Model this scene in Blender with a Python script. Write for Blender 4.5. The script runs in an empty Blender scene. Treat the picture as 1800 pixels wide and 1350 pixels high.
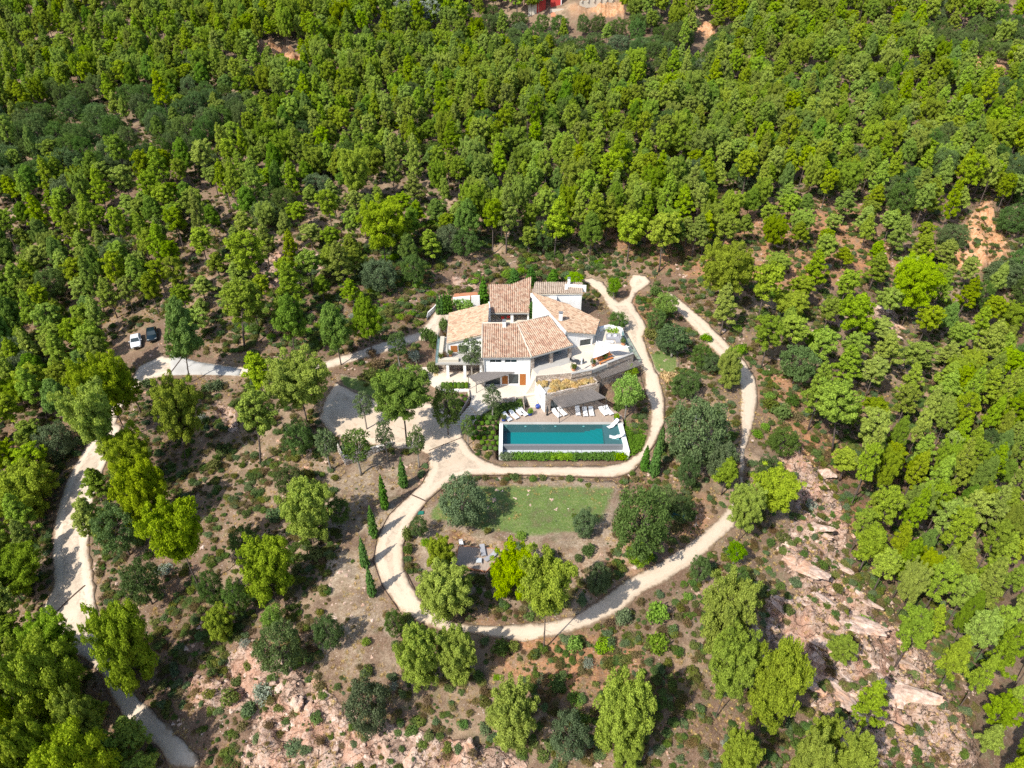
import bpy, math, random
import numpy as np
from mathutils import Vector, Matrix
from mathutils.geometry import delaunay_2d_cdt

# ------------------------------------------------------------------ camera, sky, sun, exposure
SC = bpy.context.scene
CAM_H, PITCH, FPX = 67.0, math.radians(36), 1200.0
cd = bpy.data.cameras.new('camera'); cam = bpy.data.objects.new('camera', cd)
SC.collection.objects.link(cam)
cam.location = (0, 0, CAM_H); cam.rotation_euler = (math.radians(90) - PITCH, 0, 0)
cd.sensor_width = 36; cd.lens = 24; cd.clip_start = 1; cd.clip_end = 8000
SC.camera = cam
SUN_EL, SUN_AZ = math.radians(47), math.radians(223)      # azimuth measured from +X: the sun stands behind the camera's left shoulder
w = bpy.data.worlds.new('World'); SC.world = w; w.use_nodes = True
nt = w.node_tree; nt.nodes.clear()
sky = nt.nodes.new('ShaderNodeTexSky'); sky.sky_type = 'NISHITA'; sky.sun_disc = False
sky.sun_elevation = SUN_EL; sky.sun_rotation = math.radians(90) - SUN_AZ
sky.air_density = 1.0; sky.dust_density = 1.3
bg = nt.nodes.new('ShaderNodeBackground'); bg.inputs[1].default_value = 0.15
wo = nt.nodes.new('ShaderNodeOutputWorld')
nt.links.new(sky.outputs[0], bg.inputs[0]); nt.links.new(bg.outputs[0], wo.inputs[0])
sl = bpy.data.lights.new('sun', 'SUN'); sl.energy = 4.4; sl.angle = math.radians(0.5); sl.color = (1, 0.95, 0.86)
so = bpy.data.objects.new('sun', sl); SC.collection.objects.link(so)
sd = Vector((math.cos(SUN_AZ) * math.cos(SUN_EL), math.sin(SUN_AZ) * math.cos(SUN_EL), math.sin(SUN_EL)))
so.rotation_euler = sd.to_track_quat('Z', 'Y').to_euler(); so.location = (0, 0, 150)
vs = SC.view_settings; vs.view_transform = 'Standard'; vs.look = 'None'; vs.exposure = 0.44; vs.gamma = 1
SC.cycles.max_bounces = 6; SC.cycles.diffuse_bounces = 3; SC.cycles.glossy_bounces = 2
SC.cycles.transmission_bounces = 4; SC.cycles.transparent_max_bounces = 6
SC.cycles.use_denoising = False
SC.cycles.caustics_reflective = False; SC.cycles.caustics_refractive = False

# ------------------------------------------------------------------ pixel <-> world (photo pixels, 1800 x 1350)
CP, SP = math.cos(PITCH), math.sin(PITCH)
def ray(px, py):
    a = (px - 900) / FPX; b = -(py - 675) / FPX
    return a, CP + b * SP, -SP + b * CP
def P(px, py, z):
    d = ray(px, py); t = (z - CAM_H) / d[2]
    return (t * d[0], t * d[1], z)
def Z1(x, y, z): return P(720 + x / 3.913, 460 + y / 3.913, z)
def Z2(x, y, z): return P(740 + x / 4.0909, 600 + y / 4.0909, z)
def Z3(x, y, z): return P(740 + x / 8.1818, 560 + y / 8.1818, z)      # zoom of the left facade
def Z4(x, y, z): return P(940 + x / 7.5, 470 + y / 7.5, z)
def Z5(x, y, z): return P(560 + x / 6, 590 + y / 6, z)
def Z6(x, y, z): return P(860 + x / 6.923, 690 + y / 6.923, z)
def Z7(x, y, z): return P(930 + x / 7.826, 590 + y / 7.826, z)
def onplane(px, py, z0, p0, g):
    d = ray(px, py)
    t = (z0 - g[0] * p0[0] - g[1] * p0[1] - CAM_H) / (d[2] - g[0] * d[0] - g[1] * d[1])
    return (t * d[0], t * d[1], CAM_H + t * d[2])
def proj(x, y, z):
    x = np.asarray(x, float); y = np.asarray(y, float); z = np.asarray(z, float) - CAM_H
    dep = y * CP - z * SP; up = y * SP + z * CP
    dep = np.where(dep < 1, np.nan, dep)
    return 900 + FPX * x / dep, 675 - FPX * up / dep, dep
def inpoly(X, Y, poly):
    X = np.asarray(X, float); Y = np.asarray(Y, float)
    c = np.zeros(X.shape, bool); n = len(poly)
    for i in range(n):
        x0, y0 = poly[i][:2]; x1, y1 = poly[(i + 1) % n][:2]
        if y0 == y1: continue
        c ^= ((Y < y0) != (Y < y1)) & (X < (x1 - x0) * (Y - y0) / (y1 - y0) + x0)
    return c
def pdist(X, Y, poly, closed=True):
    X = np.asarray(X, float); Y = np.asarray(Y, float)
    best = np.full(X.shape, 1e18); n = len(poly)
    for i in range(n if closed else n - 1):
        x0, y0 = poly[i][:2]; x1, y1 = poly[(i + 1) % n][:2]
        dx, dy = x1 - x0, y1 - y0; L = dx * dx + dy * dy + 1e-9
        t = np.clip(((X - x0) * dx + (Y - y0) * dy) / L, 0, 1)
        best = np.minimum(best, (X - x0 - t * dx) ** 2 + (Y - y0 - t * dy) ** 2)
    return np.sqrt(best)
def sdist(X, Y, poly):                        # positive inside
    d = pdist(X, Y, poly); return np.where(inpoly(X, Y, poly), d, -d)
def smooth(a, b, x):
    t = np.clip((x - a) / (b - a), 0, 1); return t * t * (3 - 2 * t)
_h = np.random.RandomState(5).rand(256, 256)
def vnoise(x, y):
    xi = np.floor(x).astype(int); yi = np.floor(y).astype(int); fx = x - xi; fy = y - yi
    fx = fx * fx * (3 - 2 * fx); fy = fy * fy * (3 - 2 * fy)
    g = lambda i, j: _h[(xi + i) & 255, (yi + j) & 255]
    return (g(0, 0) * (1 - fx) + g(1, 0) * fx) * (1 - fy) + (g(0, 1) * (1 - fx) + g(1, 1) * fx) * fy
def fbm(x, y, o=4):
    s = 0; a = 1; n = 0
    for k in range(o):
        s = s + a * vnoise(x * 2 ** k + 17.3 * k, y * 2 ** k + 9.1 * k); n += a; a *= 0.5
    return s / n

# ------------------------------------------------------------------ object helpers
COL = SC.collection
def tag(o, label=None, cat=None, group=None, kind=None):
    if label: o['label'] = label
    if cat: o['category'] = cat
    if group: o['group'] = group
    if kind: o['kind'] = kind
    return o
def thing(name, loc, label, cat, group=None, rz=0):
    o = bpy.data.objects.new(name, None); COL.objects.link(o)
    o.location = loc; o.rotation_euler = (0, 0, rz); o.empty_display_size = .3
    return tag(o, label, cat, group)
def copy_tree(o, parent=None):
    c = o.copy(); COL.objects.link(c); c.parent = parent
    for ch in o.children: copy_tree(ch, c)
    return c
def rawmesh(name, V, F4, F3=None, mats=(), midx=None, smoothed=False, attrs=None):
    """fast mesh from arrays: V (n,3), F4 quads (m,4), F3 triangles (k,3)"""
    me = bpy.data.meshes.new(name)
    V = np.asarray(V, np.float32); me.vertices.add(len(V)); me.vertices.foreach_set('co', V.ravel())
    F4 = np.asarray(F4 if F4 is not None else np.zeros((0, 4)), np.int32).reshape(-1, 4)
    F3 = np.asarray(F3 if F3 is not None else np.zeros((0, 3)), np.int32).reshape(-1, 3)
    nl = F4.size + F3.size; me.loops.add(nl)
    me.loops.foreach_set('vertex_index', np.concatenate([F4.ravel(), F3.ravel()]))
    npoly = len(F4) + len(F3); me.polygons.add(npoly)
    st = np.concatenate([np.arange(len(F4)) * 4, F4.size + np.arange(len(F3)) * 3]).astype(np.int32)
    me.polygons.foreach_set('loop_start', st)
    if midx is not None: me.polygons.foreach_set('material_index', np.asarray(midx, np.int32))
    if smoothed: me.polygons.foreach_set('use_smooth', np.ones(npoly, bool))
    for m in mats: me.materials.append(m)
    me.update(calc_edges=True); me.validate()
    for k, (dom, arr) in (attrs or {}).items():
        a = me.attributes.new(k, 'FLOAT', dom)
        if len(a.data) == len(arr): a.data.foreach_set('value', np.asarray(arr, np.float32))
    return me
class MB:
    """collects polygons in world coordinates, builds one mesh object"""
    def __init__(s): s.v = []; s.f = []
    def face(s, pts):
        b = len(s.v); s.v += [tuple(p) for p in pts]; s.f.append(tuple(range(b, b + len(pts)))); return s
    def prism(s, poly, z0, z1):
        """poly: xy(z) list; z0/z1 numbers or functions of (x,y)"""
        a = sum(poly[i][0] * poly[(i + 1) % len(poly)][1] - poly[(i + 1) % len(poly)][0] * poly[i][1] for i in range(len(poly)))
        if a < 0: poly = poly[::-1]
        f0 = z0 if callable(z0) else (lambda x, y: z0); f1 = z1 if callable(z1) else (lambda x, y: z1)
        n = len(poly); b = len(s.v)
        s.v += [(p[0], p[1], f0(p[0], p[1])) for p in poly] + [(p[0], p[1], f1(p[0], p[1])) for p in poly]
        s.f.append(tuple(b + i for i in range(n))[::-1]); s.f.append(tuple(b + n + i for i in range(n)))
        for i in range(n):
            j = (i + 1) % n; s.f.append((b + i, b + j, b + n + j, b + n + i))
        return s
    def box(s, c, size, rz=0, z0=None):
        x, y, z = c; a, b_, h = size[0] / 2, size[1] / 2, size[2]
        co, si = math.cos(rz), math.sin(rz)
        poly = [(x + px * co - py * si, y + px * si + py * co) for px, py in ((-a, -b_), (a, -b_), (a, b_), (-a, b_))]
        return s.prism(poly, z, z + h)
    def bar(s, p, q, w, h=None):
        """rectangular bar from p to q, w wide, h high"""
        h = h or w; p = Vector(p); q = Vector(q); d = (q - p).normalized()
        up = Vector((0, 0, 1)) if abs(d.z) < .95 else Vector((0, 1, 0))
        sx = d.cross(up).normalized() * (w / 2); sz = sx.cross(d).normalized() * (h / 2)
        b = len(s.v)
        for e in (p, q):
            for k, l in ((-1, -1), (1, -1), (1, 1), (-1, 1)): s.v.append(tuple(e + sx * k + sz * l))
        s.f += [(b, b + 1, b + 2, b + 3), (b + 7, b + 6, b + 5, b + 4)] + [(b + i, b + 4 + i, b + 4 + (i + 1) % 4, b + (i + 1) % 4) for i in range(4)]
        return s
    def tube(s, pts, r, n=8, cap=True):
        rs = r if isinstance(r, (list, tuple)) else [r] * len(pts)
        pts = [Vector(p) for p in pts]; b = len(s.v)
        for i, p in enumerate(pts):
            d = (pts[min(i + 1, len(pts) - 1)] - pts[max(i - 1, 0)]).normalized()
            up = Vector((0, 0, 1)) if abs(d.z) < .9 else Vector((1, 0, 0))
            sx = d.cross(up).normalized(); sy = sx.cross(d).normalized()
            for k in range(n):
                t = 2 * math.pi * k / n; s.v.append(tuple(p + (sx * math.cos(t) + sy * math.sin(t)) * rs[i]))
        for i in range(len(pts) - 1):
            for k in range(n):
                s.f.append((b + i * n + k, b + i * n + (k + 1) % n, b + (i + 1) * n + (k + 1) % n, b + (i + 1) * n + k))
        if cap:
            s.f.append(tuple(b + k for k in range(n))[::-1]); s.f.append(tuple(b + (len(pts) - 1) * n + k for k in range(n)))
        return s
    def lathe(s, prof, c, n=20):
        b = len(s.v); x, y, z = c
        for r, h in prof:
            for k in range(n):
                t = 2 * math.pi * k / n; s.v.append((x + r * math.cos(t), y + r * math.sin(t), z + h))
        for i in range(len(prof) - 1):
            for k in range(n):
                s.f.append((b + i * n + k, b + i * n + (k + 1) % n, b + (i + 1) * n + (k + 1) % n, b + (i + 1) * n + k))
        s.f.append(tuple(b + k for k in range(n))[::-1]); s.f.append(tuple(b + (len(prof) - 1) * n + k for k in range(n)))
        return s
    def build(s, name, mat, parent=None, bevel=0, smoothed=False):
        me = bpy.data.meshes.new(name)
        off = Vector((0, 0, 0)); rot = None
        v = s.v
        if parent is not None:
            m = Matrix.Translation(parent.location) @ Matrix.Rotation(parent.rotation_euler[2], 4, 'Z')
            pp = parent.parent
            if pp is not None and parent.type == 'MESH': m = Matrix.Translation(pp.location) @ Matrix.Rotation(pp.rotation_euler[2], 4, 'Z')
            inv = m.inverted(); v = [tuple(inv @ Vector(p)) for p in v]
        me.from_pydata(v, [], s.f); me.materials.append(mat)
        if smoothed:
            me.polygons.foreach_set('use_smooth', [True] * len(me.polygons))
        me.update()
        o = bpy.data.objects.new(name, me); COL.objects.link(o)
        if parent is not None: o.parent = parent
        if bevel:
            b = o.modifiers.new('bevel', 'BEVEL'); b.width = bevel; b.segments = 2; b.limit_method = 'ANGLE'
        return o

# ------------------------------------------------------------------ materials
MATS = {}
class N:
    def __init__(s, name):
        s.m = bpy.data.materials.new(name); s.m.use_nodes = True; s.t = s.m.node_tree; s.t.nodes.clear()
        s.out = s.t.nodes.new('ShaderNodeOutputMaterial'); MATS[name] = s.m
    def n(s, typ, ins=None, **kw):
        x = s.t.nodes.new(typ)
        for k, v in kw.items(): setattr(x, k, v)
        for k, v in (ins or {}).items():
            i = x.inputs[k]
            if isinstance(v, bpy.types.NodeSocket): s.t.links.new(v, i)
            else:
                if isinstance(v, (tuple, list)) and len(v) == 3 and i.type == 'RGBA': v = (*v, 1)
                i.default_value = v
        return x
    def obj(s): return s.n('ShaderNodeTexCoord').outputs['Object']
    def geo(s): return s.n('ShaderNodeNewGeometry').outputs['Position']
    def noise(s, vec, scale, detail=4, rough=.55, dist=0):
        return s.n('ShaderNodeTexNoise', {'Vector': vec, 'Scale': scale, 'Detail': detail, 'Roughness': rough, 'Distortion': dist}).outputs['Fac']
    def ramp(s, fac, stops, interp='LINEAR'):
        r = s.n('ShaderNodeValToRGB', {'Fac': fac}); r.color_ramp.interpolation = interp
        e = r.color_ramp.elements
        while len(e) < len(stops): e.new(.5)
        for k, (p, c) in enumerate(stops):
            e[k].position = p; e[k].color = (*c, 1) if len(c) == 3 else c
        return r.outputs['Color']
    def step(s, fac, a, b): return s.n('ShaderNodeMapRange', {'Value': fac, 'From Min': a, 'From Max': b}, interpolation_type='SMOOTHSTEP').outputs['Result']
    def math(s, op, a, b=0.5, c=0.0): return s.n('ShaderNodeMath', {0: a, 1: b, 2: c}, operation=op).outputs[0]
    def mix(s, f, a, b, mode='MIX'):
        x = s.n('ShaderNodeMix', data_type='RGBA', blend_type=mode)
        for k, v in ((0, f), (6, a), (7, b)):
            if isinstance(v, bpy.types.NodeSocket): s.t.links.new(v, x.inputs[k])
            else: x.inputs[k].default_value = (*v, 1) if isinstance(v, (tuple, list)) and len(v) == 3 else v
        return x.outputs[2]
    def attr(s, name): return s.n('ShaderNodeAttribute', attribute_name=name).outputs['Fac']
    def bump(s, h, strength=.5, dist=.1): return s.n('ShaderNodeBump', {'Height': h, 'Strength': strength, 'Distance': dist}).outputs['Normal']
    def princ(s, col, rough=.8, spec=.3, normal=None, metal=0.0, **kw):
        d = {'Base Color': col, 'Roughness': rough, 'Specular IOR Level': spec, 'Metallic': metal}; d.update(kw)
        if normal is not None: d['Normal'] = normal
        b = s.n('ShaderNodeBsdfPrincipled', d)
        s.t.links.new(b.outputs[0], s.out.inputs[0]); return s.m

def foliage(name, lo, hi, trans=.35, hue=.04, val=.35):
    n = N(name)
    rnd = n.n('ShaderNodeObjectInfo').outputs['Random']
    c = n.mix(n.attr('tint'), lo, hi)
    tc = n.noise(n.obj(), .9, 2)
    c = n.mix(n.math('MULTIPLY', tc, .5), c, tuple(x * 1.25 for x in hi))
    h = n.math('MULTIPLY_ADD', rnd, hue, .5 - hue / 2)
    r2 = n.math('FRACT', n.math('MULTIPLY', rnd, 7.31))
    v = n.math('MULTIPLY_ADD', r2, val, 1 - val / 2)
    hs = n.n('ShaderNodeHueSaturation', {'Hue': h, 'Saturation': n.math('MULTIPLY_ADD', n.math('FRACT', n.math('MULTIPLY', rnd, 23.7)), .22, .86), 'Value': v, 'Color': c}).outputs[0]
    d = n.n('ShaderNodeBsdfDiffuse', {'Color': hs})
    tcol = n.mix(1.0, hs, (1.0, 1.0, .55), 'MULTIPLY')
    t = n.n('ShaderNodeBsdfTranslucent', {'Color': tcol})
    m = n.n('ShaderNodeMixShader', {0: trans, 1: d.outputs[0], 2: t.outputs[0]})
    n.t.links.new(m.outputs[0], n.out.inputs[0]); return n.m

def make_materials():
    foliage('pine_needles', (.105, .160, .018), (.345, .450, .036), .34, .028, .42)
    foliage('pine_needles_yellow', (.130, .185, .015), (.385, .480, .034), .34, .010, .18)
    foliage('pine_needles_green', (.075, .140, .020), (.225, .350, .042), .34, .025, .3)
    foliage('oak_leaves', (.050, .090, .022), (.145, .225, .055), .32, .04, .4)
    foliage('oak_leaves_grey', (.055, .085, .038), (.15, .21, .085), .2, .03, .35)
    foliage('bright_leaves', (.10, .19, .014), (.26, .42, .03), .35, .03, .3)
    foliage('cypress_leaves', (.035, .085, .014), (.09, .19, .028), .2, .02, .3)
    foliage('box_leaves', (.055, .115, .012), (.15, .26, .028), .2, .03, .35)
    foliage('shrub_leaves', (.060, .085, .018), (.17, .21, .045), .25, .09, .5)
    foliage('dry_grass', (.36, .24, .08), (.72, .54, .24), .3, .02, .3)
    foliage('heather', (.10, .075, .03), (.19, .15, .06), .2, .08, .5)
    foliage('silver_leaves', (.16, .19, .14), (.32, .36, .28), .2, .02, .3)
    foliage('lawn_grass', (.06, .12, .02), (.12, .2, .04), .3, .03, .3)
    n = N('bark'); p = n.obj(); f = n.noise(p, 6, 4)
    n.princ(n.ramp(f, [(.3, (.055, .045, .042)), (.7, (.20, .155, .13))]), .9, .1, n.bump(f, .6, .05))
    n = N('pale_bark'); p = n.obj(); f = n.noise(p, 6, 4)
    n.princ(n.ramp(f, [(.3, (.16, .14, .12)), (.7, (.36, .33, .29))]), .9, .1, n.bump(f, .6, .05))

    # ground: soil, litter, red clay, dry grass, lawn and rock, mixed by attributes and noise
    n = N('ground'); p = n.geo()
    big = n.noise(p, .045, 5, .6); mid = n.noise(p, .28, 6, .65); fine = n.noise(p, 3.2, 5, .7); grit = n.noise(p, 11, 3, .7)
    soil = n.ramp(mid, [(.28, (.125, .080, .058)), (.45, (.235, .158, .100)), (.6, (.35, .25, .165)), (.75, (.45, .35, .235))])
    litter = n.ramp(fine, [(.3, (.10, .058, .036)), (.7, (.235, .145, .095))])
    soil = n.mix(n.step(big, .42, .62), litter, soil); soil = n.mix(n.math('MULTIPLY', n.step(n.noise(p, .6, 5, .7), .50, .66), .5), soil, (.13, .135, .06))
    red = n.ramp(fine, [(.3, (.30, .125, .055)), (.7, (.52, .27, .135))])
    rm = n.math('ADD', n.attr('red'), n.math('MULTIPLY', n.step(mid, .56, .72), .45))
    rm = n.math('MULTIPLY', rm, n.step(n.noise(p, .5, 5, .7), .3, .62)); c = n.mix(rm, soil, red)
    dry = n.ramp(fine, [(.3, (.20, .145, .095)), (.5, (.34, .265, .19)), (.7, (.50, .42, .31))])
    c = n.mix(n.math('MULTIPLY', n.math('MULTIPLY', n.attr('dry'), .8), n.step(mid, .35, .6)), c, dry)
    gr = n.ramp(n.math('MULTIPLY_ADD', fine, .5, n.math('MULTIPLY', mid, .5)), [(.32, (.060, .105, .020)), (.52, (.11, .18, .035)), (.70, (.24, .25, .09))])
    lm = n.step(n.math('ADD', n.attr('lawn'), n.math('MULTIPLY_ADD', mid, 1.1, -.58)), .3, .62); c = n.mix(lm, c, gr)
    # rock
    vor = n.n('ShaderNodeTexVoronoi', {'Vector': p, 'Scale': .55, 'Randomness': 1.0}, feature='DISTANCE_TO_EDGE').outputs['Distance']
    rk = n.noise(p, .8, 8, .72, 1.5)
    rock = n.ramp(rk, [(.30, (.10, .07, .055)), (.40, (.26, .165, .12)), (.48, (.46, .30, .22)), (.58, (.58, .43, .34)), (.72, (.70, .58, .50))])
    ck = n.n('ShaderNodeTexVoronoi', {'Vector': n.n('ShaderNodeVectorMath', {0: n.n('ShaderNodeMapping', {'Vector': p, 'Rotation': (0, 0, .85), 'Scale': (.38, 1.05, .6)}).outputs[0], 1: n.n('ShaderNodeVectorMath', {0: n.n('ShaderNodeTexNoise', {'Vector': p, 'Scale': .9, 'Detail': 4}).outputs['Color'], 'Scale': 1.6}, operation='SCALE').outputs[0]}, operation='ADD').outputs[0], 'Scale': 1.0}, feature='DISTANCE_TO_EDGE').outputs['Distance']
    crack = n.math('MAXIMUM', n.step(ck, .0, .06), n.step(n.noise(p, .7, 4, .7), .52, .46)); rock = n.mix(crack, (.09, .06, .045), rock)
    pink = n.step(n.noise(p, .22, 3), .5, .62); rock = n.mix(n.math('MULTIPLY', pink, .45), rock, (.60, .30, .19))
    ra = n.math('ADD', n.math('MULTIPLY', n.attr('rock'), .72), n.math('MULTIPLY_ADD', n.noise(p, .30, 6, .75), 1.6, -.72))
    rmask = n.step(ra, .42, .58); c = n.mix(rmask, c, rock)
    och = n.ramp(rk, [(.3, (.33, .12, .045)), (.5, (.55, .28, .13)), (.7, (.72, .52, .36))])
    c = n.mix(n.attr('ochre'), c, och)
    # scattered stones and straw flecks
    st = n.n('ShaderNodeTexVoronoi', {'Vector': p, 'Scale': 2.6, 'Randomness': 1.0})
    sm = n.math('MULTIPLY', n.math('LESS_THAN', st.outputs['Distance'], .2), n.step(n.noise(p, .35, 4), .5, .62))
    sm = n.math('MULTIPLY', sm, n.math('SUBTRACT', 1.0, lm))
    c = n.mix(n.math('MULTIPLY', sm, .75), c, (.50, .42, .36))
    c = n.mix(n.math('MULTIPLY', n.step(grit, .5, .75), .6), c, (.52, .44, .35)); c = n.mix(n.math('MULTIPLY', n.step(grit, .5, .28), .65), c, (.07, .05, .035))
    blot = n.step(n.noise(p, 1.1, 5, .75), .52, .70); c = n.mix(n.math('MULTIPLY', blot, .55), c, n.mix(n.step(big, .4, .6), (.09, .075, .04), (.15, .10, .07)))
    hgt = n.math('ADD', n.math('MULTIPLY', fine, .5), n.math('MULTIPLY', n.math('ADD', rk, n.math('MULTIPLY', crack, .5)), n.math('MULTIPLY', rmask, 2.5)))
    n.princ(c, .95, .1, n.bump(hgt, .8, .22))

    def gravel(name, a, b, tr):
        n = N(name); p = n.geo(); f = n.noise(p, 5, 5, .7); m = n.noise(p, .35, 5, .6); ed = n.attr('edge')
        c = n.ramp(m, [(.3, a), (.7, b)]); c = n.mix(n.math('MULTIPLY', n.step(f, .5, .8), .35), c, tuple(x * .62 for x in a))
        stain = n.step(n.noise(p, .7, 7, .75), .50, .68); c = n.mix(n.math('MULTIPLY', stain, .5), c, tr); c = n.mix(n.math('MULTIPLY', n.step(n.noise(p, 2.6, 5, .8), .58, .72), .45), c, (.30, .22, .15))
        if name in ('gravel', 'track'):
            jn_ = n.math('MULTIPLY_ADD', n.noise(p, 1.4, 4, .7), 1.0, -.5); e2 = n.math('ADD', ed, jn_)
            rut = n.math('MULTIPLY', n.step(e2, .55, .85), n.step(e2, 1.45, 1.15)); cen = n.math('MULTIPLY', n.math('MULTIPLY', n.step(e2, 1.2, 1.5), n.step(e2, 2.6, 2.0)), n.step(n.noise(p, 1.7, 5, .75), .44, .6))
            c = n.mix(n.math('MULTIPLY', cen, .5), c, tuple(x * .62 for x in a)); c = n.mix(n.math('MULTIPLY', rut, .35), c, tuple(min(.75, x * 1.12) for x in b))
            c = n.mix(n.step(e2, .42, .0), c, (.235, .165, .11))
        n.princ(c, .95, .1, n.bump(f, .4, .04))
    gravel('gravel', (.53, .42, .31), (.63, .52, .40), (.42, .28, .18))
    gravel('pale_track', (.55, .44, .33), (.68, .58, .46), (.50, .35, .2))
    gravel('track', (.46, .37, .28), (.64, .54, .43), (.30, .21, .14))
    gravel('paving', (.60, .52, .42), (.72, .65, .55), (.5, .42, .33))
    gravel('concrete', (.38, .365, .335), (.46, .445, .42), (.42, .4, .36))
    n = N('limewash'); p = n.obj(); f = n.noise(n.n('ShaderNodeMapping', {'Vector': p, 'Scale': (2.5, 2.5, .5)}).outputs[0], 1.2, 6, .65)
    n.princ(n.ramp(f, [(.3, (.66, .64, .60)), (.45, (.80, .79, .765)), (.7, (.86, .855, .84))]), .9, .2, n.bump(n.noise(p, 20, 2), .15, .02))
    n = N('stone'); p = n.geo()
    pc = n.n('ShaderNodeMapping', {'Vector': p, 'Scale': (2.2, 2.2, 3.6)}).outputs[0]
    v = n.n('ShaderNodeTexVoronoi', {'Vector': pc, 'Scale': 1.15, 'Randomness': 1.0})
    e = n.n('ShaderNodeTexVoronoi', {'Vector': pc, 'Scale': 1.15, 'Randomness': 1.0}, feature='DISTANCE_TO_EDGE').outputs['Distance']
    sep = n.n('ShaderNodeSeparateColor', {'Color': v.outputs['Color']}).outputs[0]
    c = n.ramp(sep, [(0, (.30, .21, .16)), (.35, (.50, .40, .32)), (.7, (.62, .54, .46)), (1, (.42, .28, .20))])
    g = n.step(e, .02, .09); c = n.mix(g, (.20, .16, .13), c)
    c = n.mix(n.math('MULTIPLY', n.noise(p, 9, 4), .4), c, (.66, .58, .5))
    n.princ(c, .95, .1, n.bump(g, .8, .06))
    n = N('pale_stone'); p = n.geo(); v = n.n('ShaderNodeTexVoronoi', {'Vector': p, 'Scale': 2.2, 'Randomness': 1.0}); e = n.n('ShaderNodeTexVoronoi', {'Vector': p, 'Scale': 2.2}, feature='DISTANCE_TO_EDGE').outputs['Distance']
    g = n.step(e, .02, .1); c = n.mix(g, (.16, .13, .11), n.ramp(n.n('ShaderNodeSeparateColor', {'Color': v.outputs['Color']}).outputs[0], [(0, (.40, .34, .29)), (.5, (.60, .55, .49)), (1, (.72, .67, .61))]))
    n.princ(c, .95, .1, n.bump(g, .9, .08))
    # canal tiles: colour per tile from UV cells
    for nm, cols in (('roof_tiles', [(0, (.26, .13, .085)), (.12, (.38, .17, .11)), (.3, (.52, .30, .20)), (.5, (.63, .44, .31)), (.68, (.72, .56, .42)), (.82, (.56, .25, .15)), (.92, (.60, .46, .36)), (1, (.24, .19, .17))]),
                     ('roof_tiles_orange', [(0, (.24, .13, .08)), (.15, (.46, .26, .16)), (.45, (.59, .41, .27)), (.75, (.66, .51, .36)), (.9, (.50, .26, .16)), (1, (.28, .20, .15))]),
                     ('roof_tiles_grey', [(0, (.24, .17, .13)), (.3, (.44, .35, .28)), (.7, (.60, .50, .41)), (1, (.50, .38, .29))])):
        n = N(nm); uv = n.n('ShaderNodeUVMap').outputs[0]
        s = n.n('ShaderNodeSeparateXYZ', {0: uv})
        u = n.math('FLOOR', s.outputs[0]); row = n.math('FLOOR', n.math('ADD', s.outputs[1], n.math('MULTIPLY', u, .37)))
        cv = n.n('ShaderNodeCombineXYZ', {0: u, 1: row, 2: 0.0}).outputs[0]
        wn = n.n('ShaderNodeTexWhiteNoise', {'Vector': cv}, noise_dimensions='3D').outputs[0]
        patch = n.noise(n.geo(), .5, 3); wv = n.math('MULTIPLY_ADD', patch, .5, n.math('MULTIPLY_ADD', wn, .85, -.2))
        c = n.ramp(wv, cols); c = n.mix(.38, c, (.42, .325, .235)); c = n.mix(n.math('MULTIPLY', n.step(n.noise(n.geo(), 2.3, 5, .8), .56, .70), .55), c, (.22, .17, .12)); groove = n.math('LESS_THAN', n.math('SINE', n.math('MULTIPLY', s.outputs[0], 6.2832)), -.55); c = n.mix(n.math('MULTIPLY', groove, .55), c, (.13, .09, .07))
        ff = n.noise(n.geo(), 7, 4, .7); c = n.mix(n.math('MULTIPLY', n.step(ff, .55, .75), .5), c, (.2, .17, .13))
        fr = n.math('FRACT', n.math('ADD', s.outputs[1], n.math('MULTIPLY', u, .37)))
        n.princ(c, .9, .15, n.bump(n.math('ADD', fr, n.math('MULTIPLY', ff, .3)), .7, .05))
    def wood(name, a, b, sc):
        n = N(name); p = n.obj(); pm = n.n('ShaderNodeMapping', {'Vector': p, 'Scale': sc}).outputs[0]
        f = n.noise(pm, 3, 4, .6); n.princ(n.ramp(f, [(.3, a), (.7, b)]), .75, .2, n.bump(f, .3, .02))
    wood('deck_wood', (.27, .20, .155), (.50, .40, .32), (7.5, .35, 1))
    wood('shutter_wood', (.28, .095, .025), (.48, .19, .055), (1, 1, 12))
    wood('pole_wood', (.085, .075, .072), (.26, .235, .22), (4, 4, 1))
    wood('orange_wood', (.42, .14, .04), (.60, .24, .08), (8, 1, 1))
    def plain(name, col, rough=.6, spec=.4, metal=0.0, nz=.12):
        n = N(name); f = n.noise(n.obj(), 4, 3)
        n.princ(n.mix(n.math('MULTIPLY', f, nz * 2), col, tuple(x * .6 for x in col)), rough, spec, None, metal)
    plain('white_cushion', (.80, .80, .80), .9, .2); plain('white_metal', (.78, .78, .78), .4, .5)
    plain('dark_metal', (.045, .047, .05), .45, .5); plain('grey_metal', (.20, .21, .22), .5, .5)
    plain('sail_cloth', (.82, .80, .78), .9, .1); plain('grey_cushion', (.34, .34, .36), .9, .2)
    plain('red_fabric', (.45, .03, .03), .8, .2); plain('blue_glaze', (.01, .05, .30), .2, .6)
    plain('terracotta', (.50, .22, .12), .8, .2); plain('pool_stone', (.20, .205, .22), .7, .3, 0, .25)
    plain('pool_liner', (.02, .26, .27), .5, .3); plain('slab', (.52, .55, .57), .8, .3, 0, .2)
    plain('car_white', (.74, .76, .78), .25, .6, 0, .02); plain('car_dark', (.010, .025, .035), .22, .7, .3, .02)
    plain('tyre', (.02, .02, .02), .9, .2); plain('rim', (.4, .4, .42), .3, .6, .8); plain('lamp_white', (.75, .75, .7), .3, .6)
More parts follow.
